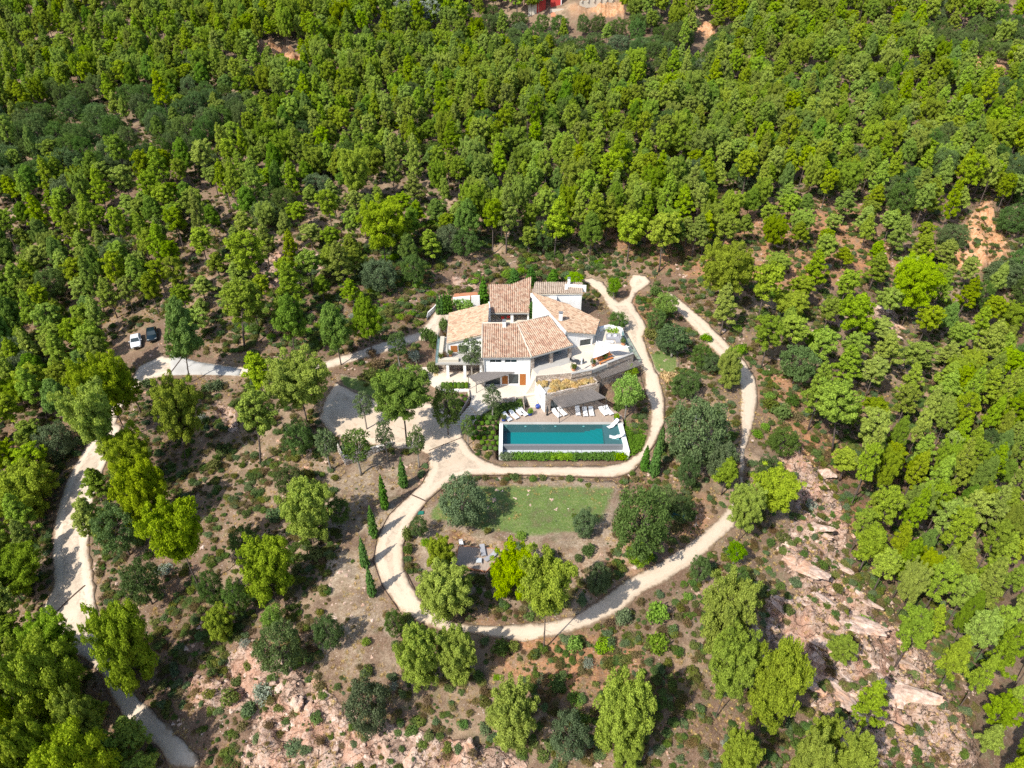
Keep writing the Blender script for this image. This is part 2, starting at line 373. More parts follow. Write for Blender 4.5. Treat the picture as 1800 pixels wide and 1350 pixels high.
    plain('red_plaster', (.50, .055, .045), .8, .2); plain('cream_plaster', (.60, .54, .44), .9, .2); plain('shade_cloth', (.12, .12, .12), .9, .1)
    plain('teal_cushion', (.06, .22, .26), .9, .2); plain('green_cloth', (.02, .18, .13), .8, .2); plain('orange_pot', (.50, .30, .10), .6, .3)
    plain('bare_white', (.62, .62, .58), .8, .2); plain('interior', (.30, .27, .24), .9, .1); plain('plaque_blue', (.05, .12, .2), .5, .3)
    plain('edging', (.10, .065, .05), .8, .2)
    n = N('glass'); n.princ((.04, .055, .06), .08, .6)
    n = N('clear_glass'); g = n.n('ShaderNodeBsdfGlossy', {'Color': (.7, .9, .95), 'Roughness': .05}); t = n.n('ShaderNodeBsdfTransparent', {'Color': (.72, .90, .92)})
    m = n.n('ShaderNodeMixShader', {0: .18, 1: t.outputs[0], 2: g.outputs[0]}); n.t.links.new(m.outputs[0], n.out.inputs[0])
    # pool water: real surface over a real basin, slightly absorbing
    n = N('pool_water'); p = n.obj()
    b = n.bump(n.noise(p, 2.2, 5, .65), .45, .06)
    g = n.n('ShaderNodeBsdfGlossy', {'Color': (1, 1, 1), 'Roughness': .04, 'Normal': b}); t = n.n('ShaderNodeBsdfTransparent', {'Color': (.58, .93, .95)})
    fr = n.n('ShaderNodeFresnel', {'IOR': 1.33, 'Normal': b}).outputs[0]
    m = n.n('ShaderNodeMixShader', {0: fr, 1: t.outputs[0], 2: g.outputs[0]}); n.t.links.new(m.outputs[0], n.out.inputs[0])
make_materials()
M = MATS
# ------------------------------------------------------------------ terrain
CTRL = [(625,824,-1.4),(664,812,-.7),(598,832,-1.5),(620,782,.8),(690,785,.5),(780,820,0),(1000,820,0),(900,812,0),(1130,800,.2),(1157,720,1.4),(1150,650,2.8),(1120,590,4.5),(1092,540,5.2),(1060,510,5.4),(1120,490,6),
 (1190,530,5.5),(1250,590,4.3),(1315,650,3),(1315,720,1.8),(1305,800,.6),(1290,900,-.8),(1220,985,-1.5),(1100,1050,-1.8),(950,1110,-2),(800,1100,-2),
 (690,1040,-1.6),(680,950,-.9),(740,870,-.2),(950,880,-.1),(900,950,-.6),(900,1050,-1.6),(1150,900,-.3),(1200,800,.8),(1220,700,2),(1200,620,3.4),(1150,540,5.3),
 (640,750,.6),(720,780,.2),(590,700,1.4),(570,645,2.2),(430,650,1.6),(300,650,.6),(250,650,0),(260,590,.8),(200,750,-2.2),(170,830,-3.8),(130,930,-5.6),(130,1060,-7.6),
 (190,1180,-9.4),(260,1270,-11),(330,1345,-12.2),(760,600,3.4),(755,560,4.6),(790,530,5.4),(700,640,2.6),(780,690,2.1),(800,650,2.3),(660,600,4),
 (900,690,2.2),(850,700,2.2),(820,750,.5),(1000,730,.6),(900,560,4.8),(1000,560,4.8),(850,500,5.6),(950,480,6),(1030,480,6),(960,610,4),(1060,580,4.5),
 (400,750,-.6),(350,850,-3),(450,900,-2.4),(550,900,-1),(560,820,0),(600,1000,-1.8),(500,1080,-4),(600,1130,-3),(700,1190,-3.4),(900,1200,-3.8),(1100,1200,-3.8),(1250,1150,-3.2),
 (400,1000,-5),(300,1000,-6),(300,1150,-8.6),(430,1180,-6),(430,1290,-9.5),(600,1300,-6.6),(800,1340,-6.4),(1100,1340,-6),(1300,1340,-6),(1430,1250,-6),(1600,1340,-10.5),(1480,1120,-4),(1400,950,-2),
 (1400,830,-.8),(1520,980,-5.5),(1600,900,-8),(1650,1050,-10.5),(1770,1000,-14),(1790,1300,-17),(1600,800,-6),(1780,800,-11),(1500,740,-2.5),(1400,700,.4),(1400,600,3),(1550,600,0),(1700,600,-3),(1790,600,-5),
 (1500,500,5),(1700,460,4),(1300,500,6.4),(1790,420,6),(80,800,-6),(0,800,-7),(0,1000,-11),(40,1200,-13),(0,1340,-16),(50,600,-3),(150,520,0),(300,500,4),(0,450,2),(200,400,6),(420,420,9),(500,520,6.5),
 (0,300,10),(300,300,13),(620,400,10),(780,450,8.5),(900,400,10.4),(1100,400,10.2),(1300,400,9.5),(600,300,13.5),(900,300,14),(1200,300,12.5),(1500,350,10.5),(1790,300,12),
 (0,200,14),(300,200,17),(900,200,18),(1400,200,15),(1790,200,16),(0,100,21),(450,100,24),(900,100,19),(1300,100,22),(1790,100,22),(0,0,34),(600,0,33),(1000,10,33),(1400,0,33),(1790,0,34),
 (0,-70,44),(900,-70,43),(1800,-70,44)]
cp = np.array([P(*c) for c in CTRL]); cx, cy, cz = cp.T
def tps_k(d2): return 0.5 * d2 * np.log(d2 + 1e-9)
def W(x, y): return x / 60, y / 60
ax, ay = W(cx, cy); nC = len(ax)
K = tps_k((ax[:, None] - ax) ** 2 + (ay[:, None] - ay) ** 2) + np.eye(nC) * .012
A_ = np.zeros((nC + 3, nC + 3)); A_[:nC, :nC] = K; A_[:nC, nC] = 1; A_[:nC, nC + 1] = ax; A_[:nC, nC + 2] = ay; A_[nC:, :nC] = A_[:nC, nC:].T
sol = np.linalg.solve(A_, np.concatenate([cz, [0, 0, 0]]))
def steps(segs):
    o = [segs[0][0]]
    for a, b, d0, d1 in segs:
        x = a
        while x < b - 1e-6:
            t = (x - a) / (b - a); x += d0 + (d1 - d0) * t; o.append(min(x, b))
    return np.array(sorted(set(np.round(o, 4))))
gy = steps([(-60, 28, 8, 1.5), (28, 122, .42, .42), (122, 230, .5, 2.2), (230, 420, 2.2, 4), (420, 3400, 6, 320)])
xp = steps([(0, 62, .45, .45), (62, 150, .5, 2.2), (150, 330, 2.4, 6), (330, 3000, 8, 320)])
gx = np.concatenate([-xp[::-1][:-1], xp])
GX, GY = np.meshgrid(gx, gy)
# evaluate the smooth surface on clamped coordinates, so that it runs out level far away
EX, EY = np.clip(GX, -330, 330), np.clip(GY, 18, 400)
H0 = np.zeros(GX.shape)
ux, uy = W(EX, EY)
for i in range(nC): H0 += sol[i] * tps_k((ux - ax[i]) ** 2 + (uy - ay[i]) ** 2)
H0 += sol[nC] + sol[nC + 1] * ux + sol[nC + 2] * uy
H0 = np.clip(H0, -40, 62)
def bil(Gd, x, y):
    x = np.atleast_1d(np.asarray(x, float)); y = np.atleast_1d(np.asarray(y, float))
    i = np.clip(np.searchsorted(gx, x) - 1, 0, len(gx) - 2); j = np.clip(np.searchsorted(gy, y) - 1, 0, len(gy) - 2)
    fx = (x - gx[i]) / (gx[i + 1] - gx[i]); fy = (y - gy[j]) / (gy[j + 1] - gy[j])
    return (Gd[j, i] * (1 - fx) + Gd[j, i + 1] * fx) * (1 - fy) + (Gd[j + 1, i] * (1 - fx) + Gd[j + 1, i + 1] * fx) * fy
def G(px, py, Hd=None):
    """ground point seen at a photo pixel (arrays allowed)"""
    Hd = H0 if Hd is None else Hd
    px = np.atleast_1d(np.asarray(px, float)); py = np.atleast_1d(np.asarray(py, float))
    dx, dy, dz = ray(px, py); t = np.full(px.shape, 35.0)
    done = np.zeros(px.shape, bool)
    for k in range(900):
        below = (CAM_H + t * dz) < bil(Hd, t * dx, t * dy)
        done |= below
        if done.all() or t.max() > 700: break
        t = np.where(done, t, t + .8)
    lo, hi = t - .8, t
    for k in range(14):
        m = (lo + hi) / 2; b = (CAM_H + m * dz) < bil(Hd, m * dx, m * dy)
        hi = np.where(b, m, hi); lo = np.where(b, lo, m)
    return hi * dx, hi * dy, CAM_H + hi * dz
PX, PY, _dep = proj(GX, GY, H0)
PX = np.nan_to_num(PX, nan=-9999); PY = np.nan_to_num(PY, nan=99999)

DRIVE = [(560,738),(572,700),(590,672),(625,690),(672,706),(705,716),(740,705),(775,712),(800,728),(812,748),(815,770),(828,792),(852,810),(880,820),(1060,820),(1100,812),(1128,792),(1140,765),(1145,735),(1142,712),
 (1134,690),(1133,660),(1122,640),(1108,615),(1098,597),(1092,575),(1085,560),(1068,540),(1060,524),(1048,510),(1022,492),(1040,488),(1060,497),(1072,512),(1088,532),(1104,522),(1108,508),(1104,498),(1112,482),(1136,485),
 (1145,497),(1130,508),(1118,516),(1112,532),(1118,546),(1130,560),(1137,577),(1131,592),(1136,612),(1145,638),(1160,665),(1168,700),(1168,742),(1152,780),(1136,802),(1112,830),(1080,840),(900,835),(830,836),
 (786,850),(752,880),(722,920),(708,960),(711,1000),(735,1050),(770,1080),(810,1097),(860,1099),(950,1095),(1010,1083),(1060,1050),(1100,1020),(1160,988),(1202,962),(1242,930),(1267,908),(1288,880),(1299,850),
 (1298,800),(1303,760),(1300,720),(1302,690),(1296,660),(1281,641),(1260,622),(1240,602),(1214,572),(1188,545),(1168,520),(1180,515),(1202,532),(1237,562),(1272,597),(1310,636),(1327,665),(1332,700),(1326,742),
 (1311,790),(1309,830),(1304,880),(1290,928),(1252,962),(1222,990),(1172,1022),(1130,1042),(1090,1076),(1040,1100),(990,1116),(920,1131),(840,1116),(780,1110),(740,1096),(702,1075),(672,1030),(656,985),(664,942),
 (684,905),(712,878),(742,850),(754,825),(753,800),(738,793),(700,790),(650,782),(606,776),(580,762)]
DRIVE2 = [(232,668),(243,645),(283,626),(330,634),(420,645),(500,644),(560,637),(620,621),(690,597),(735,584),(756,562),(768,540),(790,545),(800,558),(790,572),(776,580),(768,600),(740,600),(700,613),(650,629),(580,648),
 (500,660),(420,663),(340,661),(300,660),(262,668),(236,690),(212,722),(205,742),(214,748),(210,765),(202,790),(192,805),(174,850),(160,900),(156,967),(163,1010),(174,1087),(185,1130),(205,1170),(235,1217),(287,1268),(335,1310),(355,1350),
 (300,1350),(272,1310),(228,1284),(200,1236),(185,1195),(150,1160),(90,1136),(66,1085),(94,1033),(92,967),(99,900),(116,850),(142,800),(168,765),(182,740),(196,712)]
CARLOT = [(205,600),(240,585),(258,572),(300,560),(300,585),(285,610),(262,628),(236,648),(205,650),(190,630)]
ROCKS = [[(1365,785),(1415,790),(1465,840),(1492,930),(1482,1000),(1545,1080),(1605,1110),(1680,1230),(1730,1350),(1480,1350),(1440,1250),(1400,1180),(1350,1130),(1345,1060),(1400,1040),(1370,960),(1400,900)],
 [(420,1130),(465,1125),(520,1180),(640,1255),(760,1290),(930,1330),(930,1360),(425,1360),(440,1250),(330,1245),(330,1190),(380,1180)],
 [(790,478),(855,485),(840,512),(790,508)],[(370,700),(420,715),(415,760),(380,750)],[(1440,520),(1600,535),(1560,600),(1450,570)],[(430,430),(560,440),(600,470),(470,520)]]
REDS = [[(880,1110),(1110,1120),(1130,1200),(950,1225),(870,1170)],[(1370,735),(1460,760),(1510,850),(1420,800),(1370,760)],[(1010,965),(1110,955),(1135,1010),(1000,1065)],[(820,920),(900,930),(880,965),(780,960)],
 [(1110,515),(1190,545),(1180,600),(1120,560)],[(1190,880),(1250,880),(1240,940),(1190,940)],[(1000,400),(1500,350),(1600,480),(1300,520)],[(1330,640),(1420,680),(1400,740),(1340,720)],[(1440,860),(1560,900),(1540,980),(1480,940)]]
DRYS = [[(700,900),(1060,900),(1130,1000),(1020,1080),(740,1040),(690,960)],[(560,790),(740,800),(700,900),(650,1000),(690,1100),(700,1180),(560,1180),(560,1000)],[(600,60),(700,60),(700,0),(600,0)]]
LAWNS = [[(738,905),(755,878),(776,852),(800,842),(900,841),(1085,846),(1100,865),(1075,925),(1020,950),(930,958),(850,948),(780,930),(742,925)],
 [(588,655),(625,664),(680,680),(720,700),(690,712),(650,700),(600,680)],[(1140,622),(1165,612),(1195,618),(1190,660),(1168,668),(1150,650)]]
OCHRE = [([(455,85),(500,85),(535,105),(540,130),(505,112),(475,102)],1),([(1655,470),(1672,430),(1700,395),(1735,345),(1742,385),(1765,420),(1770,455),(1720,480)],1),([(1695,100),(1770,118),(1765,130),(1695,122)],1),
 ([(1212,30),(1258,52),(1250,68),(1212,55)],1),([(1040,10),(1095,8),(1098,28),(1040,22)],1),([(1000,12),(1040,12),(1035,28),(1005,30)],.5)]
def soft(polys, wd):
    o = np.zeros(GX.shape)
    for q in polys: o = np.maximum(o, smooth(-wd, wd, sdist(PX, PY, q)))
    return o
vis = (PY > -200)
aR = soft(ROCKS, 16); aD = soft(DRYS, 25); aRed = soft(REDS, 22); aL = soft(LAWNS, 7)
aO = np.zeros(GX.shape)
for q, s in OCHRE: aO = np.maximum(aO, s * smooth(-5, 3, sdist(PX, PY, q) + 6 * (fbm(GX * .5, GY * .5, 3) - .5)))
# keep the ground smooth under paths and buildings
def wpoly(pts): x, y, z = G([p[0] for p in pts], [p[1] for p in pts]); return list(zip(x, y))
wd1, wd2, wd3 = wpoly(DRIVE), wpoly(DRIVE2), wpoly(CARLOT)
dist_path = np.maximum.reduce([sdist(GX, GY, q) for q in (wd1, wd2, wd3)])
HOUSE_W = [(-16, 83), (-2.6, 78), (-2.6, 73), (17.3, 73), (17.3, 80), (20.5, 88), (20, 99), (15, 108), (3, 113), (-8, 112), (-15, 103)]
dist_house = sdist(GX, GY, HOUSE_W)
keep = smooth(0, 3, -np.maximum(dist_path, dist_house))
near = smooth(260, 120, GY)
rough = (fbm(GX * .22, GY * .22, 5) - .5) * 1.5 + (fbm(GX * .9, GY * .9, 3) - .5) * .45 * near
rr = np.abs(fbm(GX * .35 + 40, GY * .35, 5) - .5) * 2
ridg = (fbm(GX * .30 + GY * .22, GX * .10 - GY * .12, 4) - .5)
stepz = np.floor(ridg * 9) / 9 * 5.2
HT = H0 + keep * rough * (1 - .8 * aL) + keep * aR * (stepz - rr * 1.5 + .5 + (fbm(GX * 1.1, GY * 1.1, 4) - .5) * 1.3) + keep * aO * (rr * 5.5 + np.floor(fbm(GX * .25, GY * .12, 3) * 9) / 9 * 5 - 2.5)
# levels under the buildings
FLAT = [([(-1.9, 74.2), (16.9, 74.2), (16.9, 81.4), (-1.9, 81.4)], -2.2), ([(-2.4, 81), (5, 82), (14.8, 81), (17, 85), (14, 88), (4, 87), (-2, 84)], .5)]
for q, z in FLAT: HT = np.where(sdist(GX, GY, q) > -.45, np.minimum(HT, z), HT)
BASE = [(-12.6, 89.5), (-5, 88.8), (3.6, 88.0), (5.5, 84), (14, 87.5), (19.3, 91.5), (18.0, 100), (13, 107), (3, 112), (-5, 111), (-12, 104)]
HT = np.where(sdist(GX, GY, BASE) > -.2, np.minimum(HT, 1.9), HT)
grow = np.arange(GX.size).reshape(GX.shape)
q4 = np.stack([grow[:-1, :-1], grow[:-1, 1:], grow[1:, 1:], grow[1:, :-1]], -1).reshape(-1, 4)
gm = rawmesh('ground', np.stack([GX, GY, HT], -1).reshape(-1, 3), q4, mats=[M['ground']], smoothed=True,
             attrs={'rock': ('POINT', (aR * keep).ravel()), 'red': ('POINT', aRed.ravel()), 'dry': ('POINT', aD.ravel()), 'lawn': ('POINT', (aL * 0).ravel()), 'ochre': ('POINT', aO.ravel())})
go = bpy.data.objects.new('ground', gm); COL.objects.link(go); tag(go, kind='structure')
def hz(x, y): return float(bil(HT, x, y)[0])

def sheet(name, poly, mat, lift=.07, res=.8, attrs=None, Hf=None, skirt=.14, jag=0.0):
    """a surface laid on the ground inside an outline, with a thickness"""
    pts = []
    for i in range(len(poly)):
        a = Vector(poly[i][:2]); b = Vector(poly[(i + 1) % len(poly)][:2]); k = max(1, int((b - a).length / 1.0))
        for j in range(k):
            p = a.lerp(b, j / k)
            if jag: p = p + Vector((float(vnoise(np.array(p.x * 1.3), np.array(p.y * 1.3))) - .5, float(vnoise(np.array(p.x * 1.3 + 50), np.array(p.y * 1.3))) - .5)) * jag
            pts.append(p)
    nb = len(pts); xs = [p.x for p in pts]; ys = [p.y for p in pts]
    ggx, ggy = np.meshgrid(np.arange(min(xs), max(xs), res), np.arange(min(ys), max(ys), res))
    ggx = ggx.ravel(); ggy = ggy.ravel(); ok = sdist(ggx, ggy, [(p.x, p.y) for p in pts]) > res * .4
    allp = pts + [Vector((a, b)) for a, b in zip(ggx[ok], ggy[ok])]
    vo, eo, fo, *_ = delaunay_2d_cdt(allp, [], [list(range(nb))], 1, 1e-5)
    vx = np.array([v.x for v in vo]); vy = np.array([v.y for v in vo])
    z = (bil(HT, vx, vy) if Hf is None else Hf(vx, vy)) + lift
    n = len(vx); cnt = {}
    for f in fo:
        for i in range(3):
            e = (f[i], f[(i + 1) % 3]); cnt[tuple(sorted(e))] = cnt.get(tuple(sorted(e)), []) + [e]
    be = [v[0] for v in cnt.values() if len(v) == 1]
    V = np.concatenate([np.stack([vx, vy, z], 1), np.stack([vx, vy, z - skirt], 1)])
    me = rawmesh(name, V, [(b, a, a + n, b + n) for a, b in be], fo, mats=[mat], attrs={k: ('POINT', np.concatenate([f(vx, vy)] * 2)) for k, f in (attrs or {}).items()})
    o = bpy.data.objects.new(name, me); COL.objects.link(o); return o
tag(sheet('driveway', wd1, M['gravel'], .09, .5, jag=.5, attrs={'edge': lambda x, y: sdist(x, y, wd1)}), kind='structure')
tag(sheet('access_road', wd2, M['track'], .09, .5, jag=.8, attrs={'edge': lambda x, y: sdist(x, y, wd2)}), kind='structure')
for q in LAWNS:
    wl = wpoly(q)
    tag(sheet('lawn', wl, M['ground'], .05, .5, attrs={'lawn': lambda x, y, wl=wl, q=q: np.clip(smooth(-.3, 3.0 if len(q) > 10 else 1.0, sdist(x, y, wl)) * .9, 0, .66 if len(q) > 10 else .85), 'dry': lambda x, y: x * 0 + .8}, skirt=.1, jag=.8), kind='structure')
# steel edging strips along the drive's bends
def gpts(pts): x, y, z = G([p[0] for p in pts], [p[1] for p in pts]); return [(a, b) for a, b in zip(x, y)]
# ------------------------------------------------------------------ villa, terraces, pool (the large structure)
def onY(px, py, Y):
    d = ray(px, py); t = Y / d[1]; return t * d[0], CAM_H + t * d[2]
def xy(p): return (p[0], p[1])
def roof(poly, g, mat, parent, thick=.16, under='cream_plaster', pitch=.34, edge=True):
    """poly: xyz points on one plane with gradient g (dz/dx, dz/dy); canal tiles run down the slope"""
    gl = math.hypot(*g); dn = Vector((-g[0] / gl, -g[1] / gl)); ua = Vector((-dn.y, dn.x)); p0 = Vector(poly[0][:2]); z0 = poly[0][2]
    zf = lambda x, y: z0 + g[0] * (x - p0.x) + g[1] * (y - p0.y)
    uv = [((Vector(p[:2]) - p0).dot(ua), (Vector(p[:2]) - p0).dot(dn)) for p in poly]
    u0, u1 = min(a for a, b in uv), max(a for a, b in uv); nc = int((u1 - u0) / pitch * 6); us = np.linspace(u0 + .005, u1 - .005, nc + 1)
    v0, v1 = min(b for a, b in uv), max(b for a, b in uv); L = .42
    def span(u):
        h = []
        for i in range(len(uv)):
            (a, b), (c, d) = uv[i], uv[(i + 1) % len(uv)]
            if (a - u) * (c - u) <= 0 and a != c: h.append(b + (d - b) * (u - a) / (c - a))
        return (min(h), max(h)) if len(h) > 1 else (0, 0)
    V, F, UV = [], [], []; prev = None; rr = random.Random(int(abs(p0.x * 100)))
    nr = int((v1 - v0) / L) + 2; jit = {}
    for u in us:
        a, b = span(u); ph = (u - u0) / pitch; ch = int(ph); s_ = math.sin(2 * math.pi * ph); col = []
        for r in range(nr):
            for e in (0, 1):
                v = v0 + (r + e * .96 + (ch * .37) % 1 - 1) * L; vc = min(max(v, a), b)
                j = jit.setdefault((ch, r), rr.uniform(-.018, .02))
                x = p0.x + ua.x * u + dn.x * vc; y = p0.y + ua.y * u + dn.y * vc
                z = zf(x, y) + .07 + .085 * abs(s_) ** .8 * (1 if s_ > 0 else -1) + (e * .035) + j
                V.append((x, y, z)); UV.append((ph, (v - v0) / L)); col.append(len(V) - 1)
        if prev:
            for k in range(len(col) - 1):
                q = (prev[k], prev[k + 1], col[k + 1], col[k])
                if (Vector(V[q[0]]) - Vector(V[q[1]])).length > .004 or (Vector(V[q[2]]) - Vector(V[q[3]])).length > .004: F.append(q[::-1])
        prev = col
    off = parent.location
    V = [(x - off.x, y - off.y, z - off.z) for x, y, z in V]
    me = bpy.data.meshes.new('tiled_roof'); me.from_pydata(V, [], F); me.materials.append(M[mat])
    ul = me.uv_layers.new(name='UVMap'); li = np.empty(len(me.loops), np.int32); me.loops.foreach_get('vertex_index', li)
    ul.data.foreach_set('uv', np.array(UV, np.float32)[li].ravel()); me.update()
    o = bpy.data.objects.new('tiled_roof', me); COL.objects.link(o); o.parent = parent
    MB().prism([xy(p) for p in poly], lambda x, y: zf(x, y) - thick, lambda x, y: zf(x, y) - .01).build('roof_slab', M[under], o)
    return o, zf
def wall(mb, p, q, z0, z1, openings=(), t=.3, inward=1):
    """wall from p to q (xy), z1 number or f(x,y); openings (s0,s1,za,zb) along the wall; real recesses"""
    p = Vector(p); q = Vector(q); L = (q - p).length; d = (q - p) / L; nrm = Vector((-d.y, d.x)) * inward
    zt = z1 if callable(z1) else (lambda x, y: z1)
    ss = sorted({0, L} | {s for o_ in openings for s in o_[:2]})
    for a, b in zip(ss[:-1], ss[1:]):
        op = [o_ for o_ in openings if o_[0] <= a + 1e-6 and o_[1] >= b - 1e-6]; A = p + d * a; B = p + d * b
        poly = [tuple(A), tuple(B), tuple(B + nrm * t), tuple(A + nrm * t)]
        lo = z0
        for o_ in sorted(op, key=lambda o_: o_[2]):
            if o_[2] > lo + .01: mb.prism(poly, lo, o_[2])
            lo = o_[3]
        mb.prism(poly, lo, zt)
    return p, d, nrm
def opening(parent, p, q, s0, s1, za, zb, kind, t=.3, inward=1):
    p = Vector(p); q = Vector(q); d = (q - p).normalized(); nrm = Vector((-d.y, d.x)) * inward
    A = p + d * s0 + nrm * .13; B = p + d * s1 + nrm * .13
    if kind == 'shutter':
        A -= nrm * .16; B -= nrm * .16
        b = MB(); b.bar((*A, (za + zb) / 2), (*B, (za + zb) / 2), .06, zb - za)
        for k in range(int((zb - za) / .16)): b.bar((*(A - nrm * .035 + d * .06), za + .1 + k * .16), (*(B - nrm * .035 - d * .06), za + .1 + k * .16), .03, .05)
        return b.build('shutter', M['shutter_wood'], parent)
    f = MB(); w = s1 - s0; n = max(1, round(w / 1.1))
    for z in (za + .035, zb - .035): f.bar((*A, z), (*B, z), .07, .07)
    for k in range(n + 1):
        X = A + d * (.035 + (w - .07) * k / n); f.bar((*X, za + .07), (*X, zb - .07), .07, .07)
    fr = f.build('door' if kind == 'door' else 'window', M['dark_metal'] if kind != 'white' else M['white_metal'], parent)
    MB().prism([tuple(A + nrm * .03), tuple(B + nrm * .03), tuple(B + nrm * .05), tuple(A + nrm * .05)], za + .07, zb - .07).build('pane', M['glass'], fr)
    return fr

V = thing('villa', (0, 96, 2.2), 'white villa with several sloping terracotta tile roofs in the middle of the clearing', 'villa')
# block C + D --------------------------------------------------------
FY = 88.7
gC = (0, .3); zC = lambda x, y: 7.9 + .3 * (y - FY)
Cp = [(-4.62, 88.35), (3.02, 88.45), (.95, 94.85), (.72, 95.3), (-4.75, 95.3)]
Cp = [(x, y, zC(x, y)) for x, y in Cp]
roof(Cp, gC, 'roof_tiles', V)
nD = (-.453, .892); gD = (.3 * nD[0], .3 * nD[1]); zD = lambda x, y: 7.9 + gD[0] * (x - 3.2) + gD[1] * (y - 88.6)
Dp = [(3.05, 88.45), (9.75, 91.85), (6.05, 97.6), (.74, 95.3), (.97, 94.85)]
Dp = [(x, y, zD(x, y)) for x, y in Dp]
roof(Dp, gD, 'roof_tiles', V)
MB().tube([(3.05, 88.45, zC(3, 88.45) + .12), (.96, 94.85, zC(.96, 94.85) + .14)], .13).build('ridge', M['cream_plaster'], V, smoothed=True)
r_ = MB()
r_.tube([(-4.75, 95.3, zC(0, 95.3) + .1), (.72, 95.3, zC(0, 95.3) + .1), (6.05, 97.6, zD(6.05, 97.6) + .1)], .12); r_.tube([(-4.70, 88.35, 7.87), (-4.80, 95.3, 9.95)], .11)
r_.build('ridge', M['cream_plaster'], V, smoothed=True)
wl = MB(); W0, W1 = (-4.45, FY), (2.9, FY)
def sx(px, py): return onY(px, py, FY)[0] - W0[0]
def sz(px, py): return onY(px, py, FY)[1]
def z3p(x, y): return 740 + x / 8.1818, 560 + y / 8.1818
ops = []
for (x0, y0, x1, y1, kd) in [(988, 592, 1162, 640, 'white'), (1204, 592, 1382, 640, 'white'), (930, 850, 1140, 952, 'window'), (1262, 800, 1402, 940, 'door')]:
    a = z3p(x0, y0); b = z3p(x1, y1); ops.append((sx(*a), sx(*b), max(2.35, sz(*b)), sz(*a), kd))
wall(wl, W0, W1, 1.2, lambda x, y: zC(x, y) - .18, [o[:4] for o in ops])
for o in ops: opening(V, W0, W1, *o)
for (x0, y0, x1, y1) in [(1165, 825, 1250, 940), (1420, 795, 1505, 952)]:
    a = z3p(x0, y0); b = z3p(x1, y1); opening(V, W0, W1, sx(*a), sx(*b), max(2.4, sz(*b)), sz(*a), 'shutter')
wall(wl, (2.9, FY + .3), (2.9, 90.2), 1.2, lambda x, y: min(zC(x, y), zD(x, y)) - .18, inward=1)
wall(wl, (2.9, 90.2), (2.9, 92.5), 1.2, 5.5, inward=1)
wall(wl, (-4.45, 95.1), (-4.45, FY + .3), 1.2, lambda x, y: zC(x, y) - .18, inward=1)
wall(wl, (.7, 95.1), (-4.15, 95.1), 1.2, lambda x, y: zC(x, y) - .2, inward=1)
wall(wl, (5.9, 97.3), (.75, 95.1), 1.2, lambda x, y: min(zD(x, y), 9.9) - .2, inward=1)
# loggia
e0, e1 = Vector((3.1, 88.85)), Vector((9.5, 92.1)); ed = (e1 - e0).normalized(); en = Vector((-ed.y, ed.x))
b0, b1 = e0 + en * 3.3, e1 + en * 3.3
wall(wl, tuple(b0), tuple(b1), 5.4, lambda x, y: zD(x, y) - .2, [(3.9, 6.3, 5.6, 7.9)])
opening(V, tuple(b0), tuple(b1), 3.9, 6.3, 5.6, 7.9, 'door')
wl.build('wall', M['limewash'], V)
pl_ = MB()
for s in (.15, 3.55, 7.0):
    c = e0 + ed * s + en * .12; pl_ = MB(); pl_.box((c.x, c.y, 5.45), (.5, .5, 2.3), math.atan2(ed.y, ed.x)); pl_.build('pillar', M['stone'], V)
MB().bar((*(e0 + en * .12), 7.62), (*(e1 + en * .12), 7.62), .3, .28).build('beam', M['pole_wood'], V)
gt_ = MB(); gt_.bar((-4.62, 88.32, 7.72), (3.02, 88.42, 7.74), .14, .12); gt_.bar((3.07, 88.4, 7.74), (9.78, 91.8, 7.74), .14, .12); gt_.tube([(-4.3, 88.58, 7.7), (-4.3, 88.58, 2.3)], .055)
gt_.build('gutter', M['grey_metal'], V)
# block B (left)
gB = (.28, 0); zB = lambda x, y: 7.15 + .28 * (x + 10.6)
Bp = [(-10.65, 93.6), (-4.80, 93.5), (-4.80, 95.35), (-4.0, 95.35), (-3.95, 103.4), (-11.0, 103.4)]; Bp = [(x, y, zB(x, y)) for x, y in Bp]
roof(Bp, gB, 'roof_tiles_orange', V)
wb = MB(); B0, B1 = (-10.4, 93.85), (-4.5, 93.85)
oa = onY(*z3p(425, 390), 93.85); ob = onY(*z3p(530, 528), 93.85); oc = onY(*z3p(530, 390), 93.85); od = onY(*z3p(690, 528), 93.85)
wall(wb, B0, B1, 1.2, lambda x, y: zB(x, y) - .17, [(oc[0] + 10.4 + .05, od[0] + 10.4, 5.35, oc[1])])
opening(V, B0, B1, oc[0] + 10.4 + .05, od[0] + 10.4, 5.35, oc[1], 'door'); opening(V, B0, B1, oa[0] + 10.4, ob[0] + 10.4, 5.35, oa[1], 'shutter')
wall(wb, (-10.4, 103.1), (-10.4, 94.15), 1.2, lambda x, y: zB(x, y) - .17); wall(wb, (-4.1, 95.4), (-4.1, 103.1), 1.2, lambda x, y: zB(x, y) - .17); wall(wb, (-4.4, 103.1), (-10.1, 103.1), 1.2, lambda x, y: zB(x, y) - .17)
wb.build('wall', M['limewash'], V)
MB().tube([(-10.68, 93.6, 7.05), (-10.98, 103.4, 6.98)], .07).tube([(-10.55, 93.7, 7.0), (-10.55, 93.7, 5.3)], .05).build('gutter', M['grey_metal'], V)
